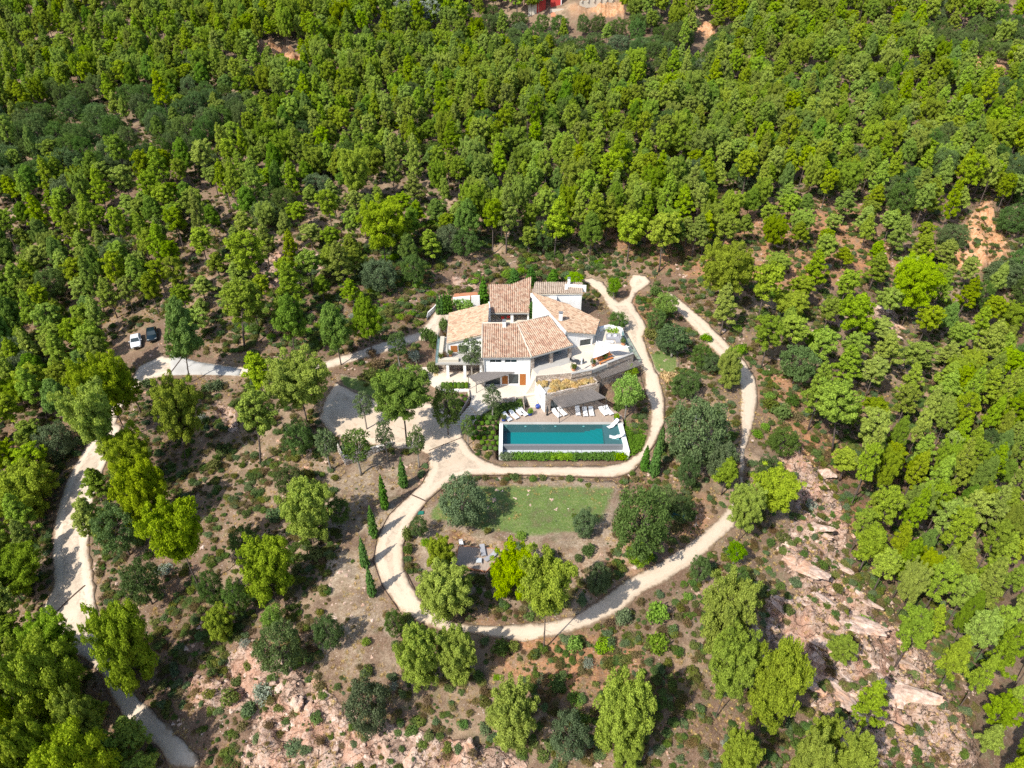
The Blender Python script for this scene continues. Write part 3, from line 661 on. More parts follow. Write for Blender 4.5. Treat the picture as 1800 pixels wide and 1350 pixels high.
# balcony
bal = MB(); bal.prism([(-12.3, 90.6), (-4.47, 90.6), (-4.47, 93.84), (-10.42, 93.84), (-10.42, 98.6), (-12.5, 98.6)], 4.95, 5.25); bal.build('balcony', M['concrete'], V)
for x in (-10.4, -7.65, -5.0): 
    c = MB(); c.box((x, 90.95, 2.0), (.45, .45, 2.95)); c.build('column', M['limewash'], V)
lw = MB(); lw.prism([(-12.3, 93.3), (-4.5, 93.3), (-4.5, 93.8), (-12.3, 93.8)], 1.5, 4.93); lw.prism([(-12.45, 94), (-12.05, 94), (-12.15, 98.6), (-12.5, 98.6)], 1.5, 4.93); lw.build('wall', M['stone'], V)
gb = MB(); gb.prism([(-12.27, 90.64), (-12.24, 90.64), (-12.44, 98.5), (-12.47, 98.5)], 5.27, 6.25); gb.build('balustrade', M['clear_glass'], V)
gr = MB(); gr.bar((-12.25, 90.62, 6.28), (-12.46, 98.5, 6.28), .05, .05)
for k in range(5): gr.bar((-12.25 - .05 * k, 90.64 + 1.96 * k, 5.2), (-12.25 - .05 * k, 90.64 + 1.96 * k, 6.28), .04, .04)
gr.build('handrail', M['grey_metal'], V)
pb = MB(); pb.prism([(-12.0, 90.95), (-8.6, 90.95), (-8.6, 91.7), (-12.0, 91.7)], 5.26, 5.7); pb.prism([(-12.0, 93), (-11.3, 93), (-11.4, 98), (-12.15, 98)], 5.26, 5.8); pb.build('planter', M['cream_plaster'], V)
# block A (rear) with veranda
gA = (0, .3); zA = lambda x, y: 7.5 + .3 * (y - 102.9)
Ap = [(-3.7, 102.8), (2.95, 102.8), (3.52, 111.4), (-.11, 109.5), (-4.2, 109.5)]; Ap = [(x, y, zA(x, y)) for x, y in Ap]
roof(Ap, gA, 'roof_tiles', V)
wa = MB(); wall(wa, (-3.6, 106.3), (2.9, 106.3), 4.5, lambda x, y: zA(x, y) - .2, [(1.0, 3.2, 5.6, 7.8), (4.2, 5.9, 5.6, 7.8)]); wall(wa, (-3.55, 109.3), (-3.55, 106.6), 4.5, lambda x, y: zA(x, y) - .2)
wall(wa, (2.95, 103.1), (3.35, 110.9), 4.5, lambda x, y: zA(x, y) - .2); wall(wa, (3.2, 110.8), (-.1, 109.2), 4.5, lambda x, y: zA(x, y) - .2); wall(wa, (-.1, 109.2), (-3.6, 109.2), 4.5, lambda x, y: zA(x, y) - .2)
wa.box((.0, 103.2, 5.0), (.5, .4, 2.45)); wa.prism([(-4.0, 103.1), (-3.7, 103.1), (-3.9, 106.3), (-4.2, 106.3)], 5, 7.8)
wa.build('wall', M['limewash'], V); opening(V, (-3.6, 106.3), (2.9, 106.3), 1.0, 3.2, 5.6, 7.8, 'door'); opening(V, (-3.6, 106.3), (2.9, 106.3), 4.2, 5.9, 5.6, 7.8, 'door')
MB().bar((-3.72, 102.76, 7.33), (2.97, 102.76, 7.33), .13, .12).bar((-3.6, 103.2, 7.25), (2.9, 103.2, 7.25), .2, .24).build('gutter', M['grey_metal'], V)
# block E (right)
gE = (-.27, .0756); E0 = (14.9, 100.08); zE = lambda x, y: 7.6 + gE[0] * (x - E0[0]) + gE[1] * (y - E0[1])
Ep = [(14.9, 100.1), (13.7, 95.6), (8.75, 94.3), (3.35, 103.2), (3.4, 103.6), (6.6, 103.2), (9.73, 102.6)]; Ep = [(x, y, zE(x, y)) for x, y in Ep]
roof(Ep, gE, 'roof_tiles_orange', V)
we = MB(); q = [(13.35, 95.85), (8.9, 94.6), (3.6, 103.3), (9.7, 102.3), (14.4, 99.9)]
p_, q_ = Vector(q[1]), Vector(q[0]); Lw = (q_ - p_).length
def sE(px, py):                                             # distance along the front wall and height, from a pixel
    n_ = Vector((q_.y - p_.y, -(q_.x - p_.x))); d = ray(px, py); t = (p_.x * n_.x + p_.y * n_.y) / (d[0] * n_.x + d[1] * n_.y)
    return (Vector((t * d[0], t * d[1])) - p_).dot((q_ - p_) / Lw), CAM_H + t * d[2]
w0 = sE(940 + 600 / 7.5, 470 + 960 / 7.5); w1 = sE(940 + 742 / 7.5, 470 + 1085 / 7.5)
wall(we, q[1], q[0], 4.0, lambda x, y: zE(x, y) - .2, [(w0[0], w1[0], 5.55, min(7.7, w0[1]))]); opening(V, q[1], q[0], w0[0], w1[0], 5.55, min(7.7, w0[1]), 'door')
wall(we, q[0], q[4], 4.0, lambda x, y: zE(x, y) - .2); wall(we, q[4], q[3], 4.0, lambda x, y: zE(x, y) - .2); wall(we, q[3], q[2], 4.0, lambda x, y: zE(x, y) - .2)
wall(we, q[2], q[1], 4.0, lambda x, y: zE(x, y) - .2)
pw = [(8.62, 94.15), (8.85, 94.35), (3.45, 103.3), (3.15, 103.2)]; we.prism(pw, lambda x, y: min(zE(x, y) - .5, 20), lambda x, y: zE(x, y) + .16)
we.build('wall', M['limewash'], V)
MB().tube([(13.72, 95.55, 7.5), (14.93, 100.1, 7.5)], .07).tube([(13.6, 95.7, 7.4), (13.6, 95.7, 5.5)], .05).tube([(8.8, 94.22, 8.75), (13.7, 95.5, 7.5)], .05).build('gutter', M['grey_metal'], V)
# block G (rear right)
gG = (0, .2); zG = lambda x, y: 9.95 + .2 * (y - 105.2)
Gp = [(3.3, 105.0), (12.3, 105.2), (12.5, 108.2), (4.1, 108.3)]; Gp = [(x, y, zG(x, y)) for x, y in Gp]
roof(Gp, gG, 'roof_tiles_grey', V)
wg = MB()
for a, b in [((3.5, 105.25), (12.2, 105.4)), ((12.2, 105.4), (12.3, 108.0)), ((12.3, 108.0), (4.2, 108.0)), ((4.2, 108.0), (3.5, 105.25))]: wall(wg, a, b, 4.5, lambda x, y: zG(x, y) - .2, t=.25)
wg.prism([(6.55, 104.3), (7.75, 104.3), (7.75, 105.2), (6.55, 105.2)], 7, 9.55)
wg.prism([(9.3, 107.0), (13.0, 106.6), (13.0, 106.9), (9.3, 107.3)], 9.5, 10.75)
wg.build('wall', M['limewash'], V)
vn = MB()
for x in (6.85, 7.3): vn.prism([(x, 104.27), (x + .3, 104.27), (x + .3, 104.31), (x, 104.31)], 9.1, 9.25)
vn.build('vent', M['dark_metal'], V)
def chimney(x, y, z0, z1, w_=.55, d_=.45):
    c = MB(); c.box((x, y, z0), (w_, d_, z1 - z0)); o = c.build('chimney', M['limewash'], V, bevel=.02)
    k = MB()
    for a in (-1, 1):
        for b in (-1, 1): k.box((x + a * w_ * .36, y + b * d_ * .36, z1), (.09, .09, .16))
    k.box((x, y, z1 + .16), (w_ * 1.15, d_ * 1.15, .07)); k.build('cap', M['grey_metal'], o)
chimney(-1.25, 94.6, 8.8, 10.7); chimney(8.0, 97.3, 8.5, 10.6, .6, .55); chimney(10.0, 107.6, 9.8, 11.6, .45, .45)
MB().lathe([(.28, 0), (.33, .05), (.3, .42), (.1, .5)], (9.55, 106.5, 10.15)).build('roof_vent', M['limewash'], V)

# terraces and paving --------------------------------------------------
def slab(name, poly, z0, z1, mat, kind='structure'):
    o = MB().prism([xy(p) for p in poly], z0, z1).build(name, M[mat]); o['kind'] = kind; return o
ta, tb, tc, td = Z7(580, 520, 6.2), Z7(860, 463, 6.2), Z7(1072, 378, 6.2), Z7(1432, 243, 6.2)
te = Z4(1150, 890, 5.6); tf = Z4(1130, 835, 5.6); tg = Z4(990, 800, 5.6); th = Z4(850, 830, 5.6)
T1 = [(3.0, 89.5), (3.75, 86.85), (9.25, 87.65), xy(ta), xy(tb), xy(tc), xy(td), xy(te), xy(tf), xy(tg), (14.6, 101.0), (10, 103.2), (3.3, 106.3), (-4.1, 106.2), (-4.1, 95.5), (3.0, 95.5)]
o = MB().prism(T1, 1.0, 5.45).build('terrace_base', M['stone']); o['kind'] = 'structure'
T1b = [(x, y) for x, y in T1]
slab('terrace', T1b, 5.452, 5.5, 'paving')
# grey floor strip before the loggia
slab('loggia_floor', [tuple(e0 - en * 1.9 - ed * .0), tuple(e1 - en * 1.2 + ed * .5), tuple(e1 + en * 3.2), tuple(e0 + en * 3.2)], 5.502, 5.508, 'concrete')
rp = MB()                                                    # broad descending steps between terrace and entrance court
A0, A1, Bq0, Bq1 = Vector((3.02, 89.4)), Vector((3.8, 86.75)), Vector((2.95, 88.62)), Vector((2.2, 86.3))
for k in range(12):
    f0, f1 = k / 12, (k + 1) / 12; z = 5.4 - k * .265
    rp.prism([tuple(A0.lerp(Bq0, f0)), tuple(A0.lerp(Bq0, f1)), tuple(A1.lerp(Bq1, f1)), tuple(A1.lerp(Bq1, f0))], 1.6, z)
o = rp.build('steps', M['paving']); o['kind'] = 'structure'
st = MB()
for k in range(6):
    a = Vector(xy(Z7(150, 630, 5.5))).lerp(Vector(xy(Z7(560, 590, 5.5))), 0) ; f = k / 6
    st.prism([tuple(Vector((4.3, 88.2)).lerp(Vector((3.95, 87.0)), f)), tuple(Vector((7.4, 89.6)).lerp(Vector((9.2, 87.8)), f)), tuple(Vector((7.4, 89.6)).lerp(Vector((9.2, 87.8)), (k + .85) / 6)), tuple(Vector((4.3, 88.2)).lerp(Vector((3.95, 87.0)), (k + .85) / 6))], 5.45, 5.512 + .002 * k)
o = st.build('paving_bands', M['cream_plaster']); o['kind'] = 'structure'
par = MB()
def seg(mb, a, b, z0, z1, w_=.35): mb.bar((a[0], a[1], (z0 + z1) / 2), (b[0], b[1], (z0 + z1) / 2), w_, z1 - z0)
tpw = thing('parapet_wall', (ta[0], ta[1], 5.5), 'low rubble stone parapet along the front edge of the upper terrace', 'wall')
s1 = MB(); seg(s1, ta, tb, 5.45, 6.15); seg(s1, tc, td, 5.45, 6.25); s1.build('stonework', M['stone'], tpw)
s2 = MB(); seg(s2, ta, tb, 6.152, 6.24, .42); seg(s2, tb, tc, 5.45, 6.1, .25); seg(s2, tc, td, 6.252, 6.34, .42); s2.build('coping', M['concrete'], tpw)
tgl = thing('glass_balustrade', (td[0], td[1], 5.5), 'blue-tinted glass balustrade at the right edge of the terrace', 'balustrade')
g1 = MB(); seg(g1, (td[0] - .1, td[1] + .2), te, 5.5, 6.5, .03); g1.build('glass_panel', M['clear_glass'], tgl)
g2 = MB(); g2.bar((td[0] - .1, td[1] + .2, 6.53), (te[0], te[1], 6.53), .06, .06)
for k in range(6):
    c = Vector((td[0] - .1, td[1] + .2)).lerp(Vector(xy(te)), k / 5); g2.bar((c.x, c.y, 5.45), (c.x, c.y, 6.53), .05, .05)
g2.build('rail', M['grey_metal'], tgl)
cs = MB(); arc = [Vector(xy(p)) for p in (th, tg, tf, te)]
for a, b in zip(arc[:-1], arc[1:]): cs.bar((*a, 5.85), (*b, 5.85), .55, .7)
tag(cs.build('curved_seat_wall', M['limewash']), 'curved white wall bench behind the terrace sofa', 'wall')
# entrance court and garden paving
def pz(pts, z): return [xy(P(a, b, z)) for a, b in pts]
slab('courtyard', pz([(748, 664), (752, 655), (772, 651), (850, 651), (925, 668), (951, 688), (944, 693), (915, 697), (884, 701), (862, 712), (838, 724), (826, 712), (829, 700), (822, 691), (822, 684), (773, 684), (758, 676)], 2.35), .5, 2.35, 'paving')
slab('garden_path', pz([(735, 640), (742, 612), (750, 612), (752, 640), (760, 655), (750, 668)], 2.6), 1.2, 2.5, 'paving')
o = MB(); c0, c1 = pz([(826, 713), (862, 712)], 2.3), pz([(796, 748), (826, 752)], .75)
for k in range(8):
    f, g_ = k / 8, (k + 1) / 8; L0, L1, R0, R1 = Vector(c0[0]).lerp(Vector(c1[0]), f), Vector(c0[0]).lerp(Vector(c1[0]), g_), Vector(c0[1]).lerp(Vector(c1[1]), f), Vector(c0[1]).lerp(Vector(c1[1]), g_)
    o.prism([tuple(L0), tuple(L1), tuple(R1), tuple(R0)], .3, 2.33 - k * .19)
o.build('entrance_ramp', M['paving'])['kind'] = 'structure'
def pathwall(name, pts, base, w_, mat, label):
    """pts: (px,py,ztop)"""
    t = MB(); q = [P(*p) for p in pts]
    for a, b in zip(q[:-1], q[1:]): t.prism([(a[0], a[1]), (b[0], b[1]), (b[0], b[1] + w_), (a[0], a[1] + w_)], base, lambda x, y, a=a, b=b: a[2] + (b[2] - a[2]) * ((x - a[0]) * (b[0] - a[0]) + (y - a[1]) * (b[1] - a[1])) / ((b[0] - a[0]) ** 2 + (b[1] - a[1]) ** 2))
    return tag(t.build(name, M[mat]), label, 'wall')
pathwall('curved_stone_wall', [(833, 738, 1.0), (836, 728, 1.7), (848, 718, 2.2), (866, 709, 2.5), (886, 702, 2.55), (907, 700, 2.55)], .2, .4, 'stone', 'curved dry stone wall above the clipped balls, left of the pool deck')
pathwall('ramp_wall', [(799, 743, 1.3), (812, 722, 2.0), (826, 697, 2.7), (824, 686, 2.7)], .2, .4, 'stone', 'rising stone wall on the left side of the entrance ramp')
pathwall('white_garden_wall', [(774, 686, 2.42), (824, 686, 2.42)], .6, .3, 'limewash', 'white retaining wall under the straight row of clipped balls')
pathwall('stone_edge', [(770, 652, 2.6), (832, 655, 2.6)], 1.5, .5, 'stone', 'low rough stone edging below the left facade')
pathwall('dry_stone_wall', [(592, 783, 1.05), (598, 795, .98), (606, 806, .95)], -2.5, .5, 'pale_stone', 'dry stone retaining wall turning down from the parking corner')
pathwall('dry_stone_wall', [(606, 806, .95), (628, 800, .95), (652, 790, .95), (690, 779, .8)], -2.5, .6, 'pale_stone', 'dry stone retaining wall along the front of the parking area')
pathwall('white_boundary_wall', [(796, 524, 6.6), (826, 521, 6.9)], 4.5, .3, 'limewash', 'low white wall left of the tall cypress behind the villa')
pathwall('white_boundary_wall', [(828, 521, 7.2), (843, 520, 7.2)], 4.5, .3, 'limewash', 'white wall touching the tall cypress behind the villa')
pathwall('white_boundary_wall', [(750, 558, 5.2), (752, 550, 5.6), (762, 541, 5.9), (768, 534, 6.1)], 3.5, .3, 'limewash', 'curved low white wall at the end of the left driveway')
slab('red_terrace', pz([(797, 522), (799, 516), (838, 513), (842, 520)], 6.4), 5, 6.4, 'terracotta')

# pool house -----------------------------------------------------------
PHs = [(3.6, 86.65), (5.1, 83.2), (13.68, 86.28), (12.7, 88.5)]
ph = thing('pool_house', (8.5, 86, 1.0), 'low stone-fronted pool house with golden grasses planted on its flat roof', 'building')
w1_, w2_ = MB(), MB()
wall(w2_, PHs[0], PHs[1], .6, 4.5, [(1.6, 2.1, 2.2, 3.4), (2.7, 3.1, 2.0, 3.3)], .35); opening(ph, PHs[0], PHs[1], 1.6, 2.1, 2.2, 3.4, 'white', .35); opening(ph, PHs[0], PHs[1], 2.7, 3.1, 2.0, 3.3, 'white', .35)
Lf = (Vector(PHs[2]) - Vector(PHs[1])).length
wall(w1_, PHs[1], PHs[2], .6, 4.5, [(.9, 2.2, 1.05, 3.2), (3.6, 6.6, 1.05, 3.2)], .35); opening(ph, PHs[1], PHs[2], .9, 2.2, 1.05, 3.2, 'door', .35); opening(ph, PHs[1], PHs[2], 3.6, 6.6, 1.05, 3.2, 'door', .35)
wall(w1_, PHs[2], PHs[3], .6, 4.5, t=.35)
wall(w1_, (12.6, 88.4), (3.7, 86.75), .6, 4.5, t=.3)
w1_.build('wall', M['stone'], ph); w2_.build('side_wall', M['limewash'], ph)
MB().prism([(3.95, 86.4), (5.3, 83.6), (13.25, 86.45), (12.5, 88.05)], 3.8, 4.1).build('flat_roof', M['concrete'], ph)

# pergolas
def pergola(name, quad, z, posts, label, along=0, n=30, zb=None, mat='pole_wood'):
    t = thing(name, (quad[0][0], quad[0][1], z), label, 'pergola'); A, B, C, D = [Vector(q) for q in quad]
    sl_ = MB(); rg = random.Random(len(label))
    for k in range(n):
        f = (k + .5) / n; a = A.lerp(B, f); b = D.lerp(C, f); zz = z + rg.uniform(-.015, .015)
        sl_.tube([(a.x, a.y, zz), (b.x, b.y, zz)], .068, 6)
    sl_.build('slat_roof', M[mat], t)
    bm = MB()
    for f in (.06, .5, .94):
        a = A.lerp(D, f); b = B.lerp(C, f); bm.tube([(a.x, a.y, z - .11), (b.x, b.y, z - .11)], .06, 6)
    bm.build('beam', M['dark_metal'], t)
    for x, y, zb_ in posts: MB().tube([(x, y, zb_), (x, y, z - .05)], .05, 8).build('post', M['dark_metal'], t)
    return t
q2 = [xy(Z2(*q, 3.7)) for q in [(935, 408), (1225, 338), (1335, 405), (1000, 485)]]
pergola('pole_pergola', q2, 3.7, [(*q2[3], .95), (*[(a + b) / 2 for a, b in zip(q2[2], q2[3])], .95), (*q2[2], .95)], 'grey pole pergola shading the loungers on the pool deck', n=34)
q3 = [xy(Z2(*q, 4.6)) for q in [(1265, 225), (1535, 125), (1600, 165), (1300, 270)]]
pergola('pole_pergola', q3, 4.6, [(*q3[3], 1.0), (*q3[2], 1.0)], 'narrow grey pole pergola under the right end of the terrace wall', n=32)
q1 = [xy(Z2(*q, 4.9)) for q in [(340, 250), (455, 218), (670, 222), (400, 305)]]
q1 = [xy(Z3(680, 830, 4.9)), xy(Z3(890, 765, 4.9)), xy(Z3(1350, 770, 4.9)), xy(Z3(810, 950, 4.9))]
pergola('pole_pergola', q1, 4.9, [(*xy(P(798.0, 691, 2.3)), 2.2), (*xy(P(837.5, 691, 2.3)), 2.2), (*q1[0], 2.2)], 'triangular grey pole pergola over the villa entrance', n=28)
# wall below the right pergola: dark openings
lo = thing('garden_rooms', (15, 89, 1.0), 'stone garden rooms with dark doors under the narrow pergola, right of the pool house', 'building')
pA, pB = Vector(xy(tc)) + Vector((-1.2, -.75)), Vector(xy(td)) + Vector((.1, -.15)); lw_ = MB()
wall(lw_, tuple(pA), tuple(pB), 1.0, 5.3, [(.7, 1.7, 1.3, 3.6), (3.0, 4.3, 1.5, 3.7)], .3)
lw_.build('wall', M['stone'], lo); opening(lo, tuple(pA), tuple(pB), .7, 1.7, 1.3, 3.6, 'door'); opening(lo, tuple(pA), tuple(pB), 3.0, 4.3, 1.5, 3.7, 'door')

# pool --------------------------------------------------------------------
pool = thing('swimming_pool', (7.2, 78, 0), 'rectangular turquoise infinity pool with a pale stone surround', 'swimming pool')
XL, XR, YB, YF = -1.37, 16.1, 80.45, 75.96
cpg = MB(); cpg.prism([(XL - .5, YB), (XR + .9, YB), (XR + .9, YB + .5), (XL - .5, YB + .5)], -.5, 1.03)
cpg.build('back_coping', M['concrete'], pool, bevel=.015)
l_ = MB(); l_.prism([(XL - .55, 74.3), (XL, 74.3), (XL, YB - .003), (XL - .55, YB - .003)], -1, 1.12); l_.build('side_wall', M['limewash'], pool, bevel=.02)
l_ = MB(); l_.prism([(XR + .25, 74.1), (XR + .95, 74.1), (XR + .72, YB - .003), (XR, YB - .003)], -1, 1.12); l_.build('side_wall', M['limewash'], pool, bevel=.02)
MB().prism([(XL + .003, YF - .38), (XR + .23, YF - .38), (XR + .18, YF), (XL + .003, YF)], -1, .925).build('overflow_wall', M['pool_stone'], pool)
b = MB(); b.prism([(XL, 74.75), (XR + .2, 74.75), (XR + .2, YF - .383), (XL, YF - .383)], -1, .08)
b.prism([(XL, 74.5), (XR + .2, 74.5), (XR + .2, 74.745), (XL, 74.745)], -1, .22); b.build('catch_basin', M['slab'], pool)
jn = MB()
for x in (1.6, 3.9, 6.2, 8.2, 9.4, 10.2, 13.1, 14.4): MB().prism([(x, 74.77), (x + .05, 74.77), (x + .05, YF - .4), (x, YF - .4)], .05, .086).build('basin_joint', M['dark_metal'], pool)
SXs = 13.75
fl = MB(); fl.prism([(XL + .6, YF), (SXs, YF), (SXs, YB - .003), (XL + .6, YB - .003)], -1.2, -.6); fl.build('pool_floor', M['pool_liner'], pool)
sh = MB(); sh.prism([(SXs + .003, YF + .003), (XR + .15, YF + .003), (XR, YB - .006), (SXs + .003, YB - .006)], -1, .80); sh.prism([(XL + .003, YF), (XL + .597, YF), (XL + .597, YB - .006), (XL + .003, YB - .006)], -1.2, -.55)
sh.prism([(XL + .6, YB - .04), (SXs, YB - .04), (SXs, YB - .004), (XL + .6, YB - .004)], -.6, .9); sh.build('pool_shelf', M['pool_stone'], pool)
stp = MB()
for k, (dx_, z_) in enumerate([(2.6, -.35), (1.8, -.1), (1.0, .15)]): stp.prism([(SXs - dx_, YB - .05), (SXs - .003, YB - .05), (SXs - .003, YB - .05 - dx_ * 1.05)], -.6, z_)
stp.build('pool_steps', M['pool_liner'], pool)
wm = MB(); wm.face([(XL + .003, YF - .01, .94), (XR + .17, YF - .01, .94), (XR, YB - .003, .94), (XL + .003, YB - .003, .94)]); wm.build('water', M['pool_water'], pool)
sp = MB()
for x in (2.05, 6.6, 10.9): MB().box((x, YB - .1, .55), (.3, .05, .16)).build('pool_light', M['white_metal'], pool)
# wooden deck
deck = [(-1.92, 80.97), (-1.75, 82.0), (-.9, 83.1), (1.2, 84.2), (2.9, 84.7), (4.2, 85.2), (5.05, 83.25), (13.65, 86.2), (15.4, 84.8), (17.0, 82.6), (17.0, 80.97)]
slab('wooden_deck', deck, .3, 1.0, 'deck_wood')
# stairs deck -> court
sb = [xy(Z6(505, 180, 1.0)), xy(Z6(600, 190, 1.0))]; stt = [xy(Z6(430, 5, 2.35)), xy(Z6(575, 0, 2.35))]; ss_ = MB()
for k in range(8):
    f, g_ = k / 8, (k + 1) / 8; z = 1.0 + (k + 1) * .165
    ss_.prism([tuple(Vector(sb[0]).lerp(Vector(stt[0]), f)), tuple(Vector(sb[1]).lerp(Vector(stt[1]), f)), tuple(Vector(sb[1]).lerp(Vector(stt[1]), g_)), tuple(Vector(sb[0]).lerp(Vector(stt[0]), g_))], .4, z)
tag(ss_.build('stone_stairs', M['paving']), 'pale stone stairs from the pool deck up to the entrance court', 'stairs')
pathwall('stair_wall', [(922, 722, 1.5), (921, 712, 2.1), (919, 697, 2.7)], .4, .45, 'stone', 'stone wall on the left side of the pale stone stairs')
slab('planting_bed', pz([(835, 745), (850, 722), (870, 712), (905, 704), (918, 702), (920, 724), (895, 728), (875, 738), (862, 748)], 1.0), .2, .95, 'ground')

# car port patch and concrete stretch, edging strips
cw = wpoly([(300, 622), (322, 628), (345, 637), (400, 646), (425, 650), (420, 661), (300, 660)]); tag(sheet('concrete_track', cw, M['concrete'], .14, .8), kind='structure')
def strip(pts, w_, h_, name='kerb', mat='edging'):
    q = gpts(pts); r_ = []
    for a, b in zip(q[:-1], q[1:]):
        k = max(1, int(math.hypot(b[0] - a[0], b[1] - a[1]) / .5)); r_ += [(a[0] + (b[0] - a[0]) * j / k, a[1] + (b[1] - a[1]) * j / k) for j in range(k)]
    r_.append(q[-1]); m_ = MB()
    m_.tube([(x, y, hz(x, y) + h_) for x, y in r_], w_, 5); m_.build(name, M[mat])['kind'] = 'structure'
strip([(1168, 700), (1168, 742), (1152, 780), (1136, 802), (1112, 832), (1080, 841), (900, 836), (830, 837), (786, 851), (752, 881), (722, 921), (708, 961), (711, 1001), (735, 1051), (770, 1081), (810, 1098)], .06, .13)
strip([(754, 826), (742, 851), (712, 879), (684, 906), (664, 943), (656, 986), (672, 1031), (702, 1076)], .06, .13)
strip([(724, 871), (753, 884)], .09, .12); strip([(812, 770), (754, 793)], .06, .12); strip([(754, 818), (735, 828)], .06, .12); strip([(322, 628), (300, 657)], .09, .17); strip([(92, 1085), (150, 1030)], .09, .13)
strip([(1109, 628), (1125, 660), (1137, 700)], .05, .14)
# ------------------------------------------------------------------ plants: prototypes are real meshes, copied as single things
def leaves(rs, puffs, size, dens, aspect=1.5, low=-.35, jit=.75, upright=0.0, shell=(.72, 1.05)):
    """puffs: list of (centre, (rx,ry,rz)); scatters leaf-clump quads over each puff"""
    V = []; T = []
    for c, r in puffs:
        area = 4 * math.pi * ((r[0] * r[1]) ** 1.6 / 3 + (r[0] * r[2]) ** 1.6 / 3 + (r[1] * r[2]) ** 1.6 / 3) ** (1 / 1.6)
        n = max(8, int(area * dens))
        d = rs.normal(size=(n * 2, 3)); d /= np.linalg.norm(d, axis=1)[:, None]; d = d[d[:, 2] > low][:n]; n = len(d)
        rr_ = rs.uniform(shell[0], shell[1], n)[:, None]
        lump = 1 + .16 * np.sin(d[:, 0] * 5 + c[0] * 3) * np.sin(d[:, 1] * 5 + c[1] * 2) + .1 * np.sin(d[:, 2] * 9 + c[2])
        pos = np.array(c) + d * np.array(r) * rr_ * lump[:, None]
        nrm = d / np.array(r); nrm /= np.linalg.norm(nrm, axis=1)[:, None]
        nrm = nrm + rs.normal(size=(n, 3)) * jit; nrm[:, 2] += .25; nrm /= np.linalg.norm(nrm, axis=1)[:, None]
        t = rs.normal(size=(n, 3)) * (1 - upright); t[:, 2] += upright * 3; t = t - nrm * np.sum(t * nrm, 1)[:, None]
        t /= np.linalg.norm(t, axis=1)[:, None] + 1e-9; b = np.cross(nrm, t)
        s = size * rs.uniform(.6, 1.35, n)[:, None]; tl = t * s * aspect * .5; bl = b * s * .5
        q = np.stack([pos - tl - bl * .7, pos - tl * .2 + bl, pos + tl + bl * .45, pos + tl * .3 - bl], 1)
        V.append(q.reshape(-1, 3))
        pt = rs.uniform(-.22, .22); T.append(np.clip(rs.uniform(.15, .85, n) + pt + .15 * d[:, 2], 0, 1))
    V = np.concatenate(V); T = np.concatenate(T); n = len(T)
    return V, np.arange(n * 4).reshape(-1, 4), T
def crown_mesh(name, mat, rs, puffs, size, dens, **k):
    V, F, T = leaves(rs, puffs, size, dens, **k)
    return rawmesh(name, V, F, mats=[mat], attrs={'tint': ('FACE', T)})
def trunk_mesh(name, mat, limbs, n=7):
    b = MB()
    for pts, r in limbs: b.tube(pts, r, n)
    me = bpy.data.meshes.new(name); me.from_pydata(b.v, [], b.f); me.materials.append(mat)
    me.polygons.foreach_set('use_smooth', [True] * len(me.polygons)); me.update(); return me
def path_trunk(rs, H, lean, wob):
    a = rs.uniform(0, 6.28); pts = []
    for i in range(7):
        t = i / 6; pts.append(Vector((math.cos(a) * lean * t * t * H + rs.normal() * wob * t, math.sin(a) * lean * t * t * H + rs.normal() * wob * t, H * t)))
    return pts
def at(pts, t):
    x = t * (len(pts) - 1); i = min(int(x), len(pts) - 2); return pts[i].lerp(pts[i + 1], x - i)
def make_pine(seed, H, R, cb, shape, mat, pr=.75, nb=26, size=.26, dens=13, lean=.06, bark='bark', flat=.68):
    rs = np.random.RandomState(seed)
    tr = path_trunk(rs, H * .96, lean, H * .010); r0 = .0135 * H
    limbs = [(tr, [r0 * (1 - .8 * i / 6) for i in range(7)])]; puffs = []
    for k in range(nb):
        t = cb + (1 - cb) * ((k + rs.uniform(0, .8)) / nb) ** .85; u = (t - cb) / (1 - cb)
        prof = {'cone': (1 - u) ** .75 * .92 + .12, 'round': math.sqrt(max(0, 1 - (2 * u - .85) ** 2 / 1.5)) * .95 + .05 if u < .99 else .2,
                'umbrella': .35 + .75 * u ** .6 if u < .8 else .98 - (u - .8) * 2.2}[shape]
        L = R * max(.12, prof) * rs.uniform(.62, 1.08); a = k * 2.4 + rs.uniform(-.5, .5)
        s = at(tr, t * .93); rise = L * rs.uniform(.25, .75)
        e = s + Vector((math.cos(a) * L, math.sin(a) * L, rise))
        mid_ = s.lerp(e, .5) - Vector((0, 0, rise * .18))
        limbs.append(([s, mid_, e], [r0 * .32 * (1.1 - u * .6), r0 * .2, r0 * .07]))
        q = pr * rs.uniform(.75, 1.25) * (1 - .25 * u)
        puffs.append((tuple(e), (q, q, q * flat)))
        nm = int(rs.rand() < .6) + int(L > pr * 2.4) + int(L > pr * 4.2)
        for m in range(nm):
            f = rs.uniform(.35, .85); p_ = s.lerp(e, f) + Vector((rs.normal() * .45 * pr, rs.normal() * .45 * pr, rs.uniform(0, .4) * pr))
            q = pr * rs.uniform(.6, 1.0); puffs.append((tuple(p_), (q, q, q * flat)))
    puffs.append((tuple(at(tr, .99)), (pr * .7, pr * .7, pr * .8)))
    for k in range(5):                                        # dead lower branch stubs
        t = rs.uniform(cb * .45, cb); a = rs.uniform(0, 6.28); s = at(tr, t); L = R * rs.uniform(.25, .5)
        limbs.append(([s, s + Vector((math.cos(a) * L, math.sin(a) * L, L * .15))], [r0 * .16, r0 * .05]))
    return trunk_mesh('trunk', M[bark], limbs), crown_mesh('crown', M[mat], rs, puffs, size, dens, aspect=2.0, low=-.4, jit=.85, upright=.1, shell=(.62, 1.16)), H, R * .95 + pr * .85
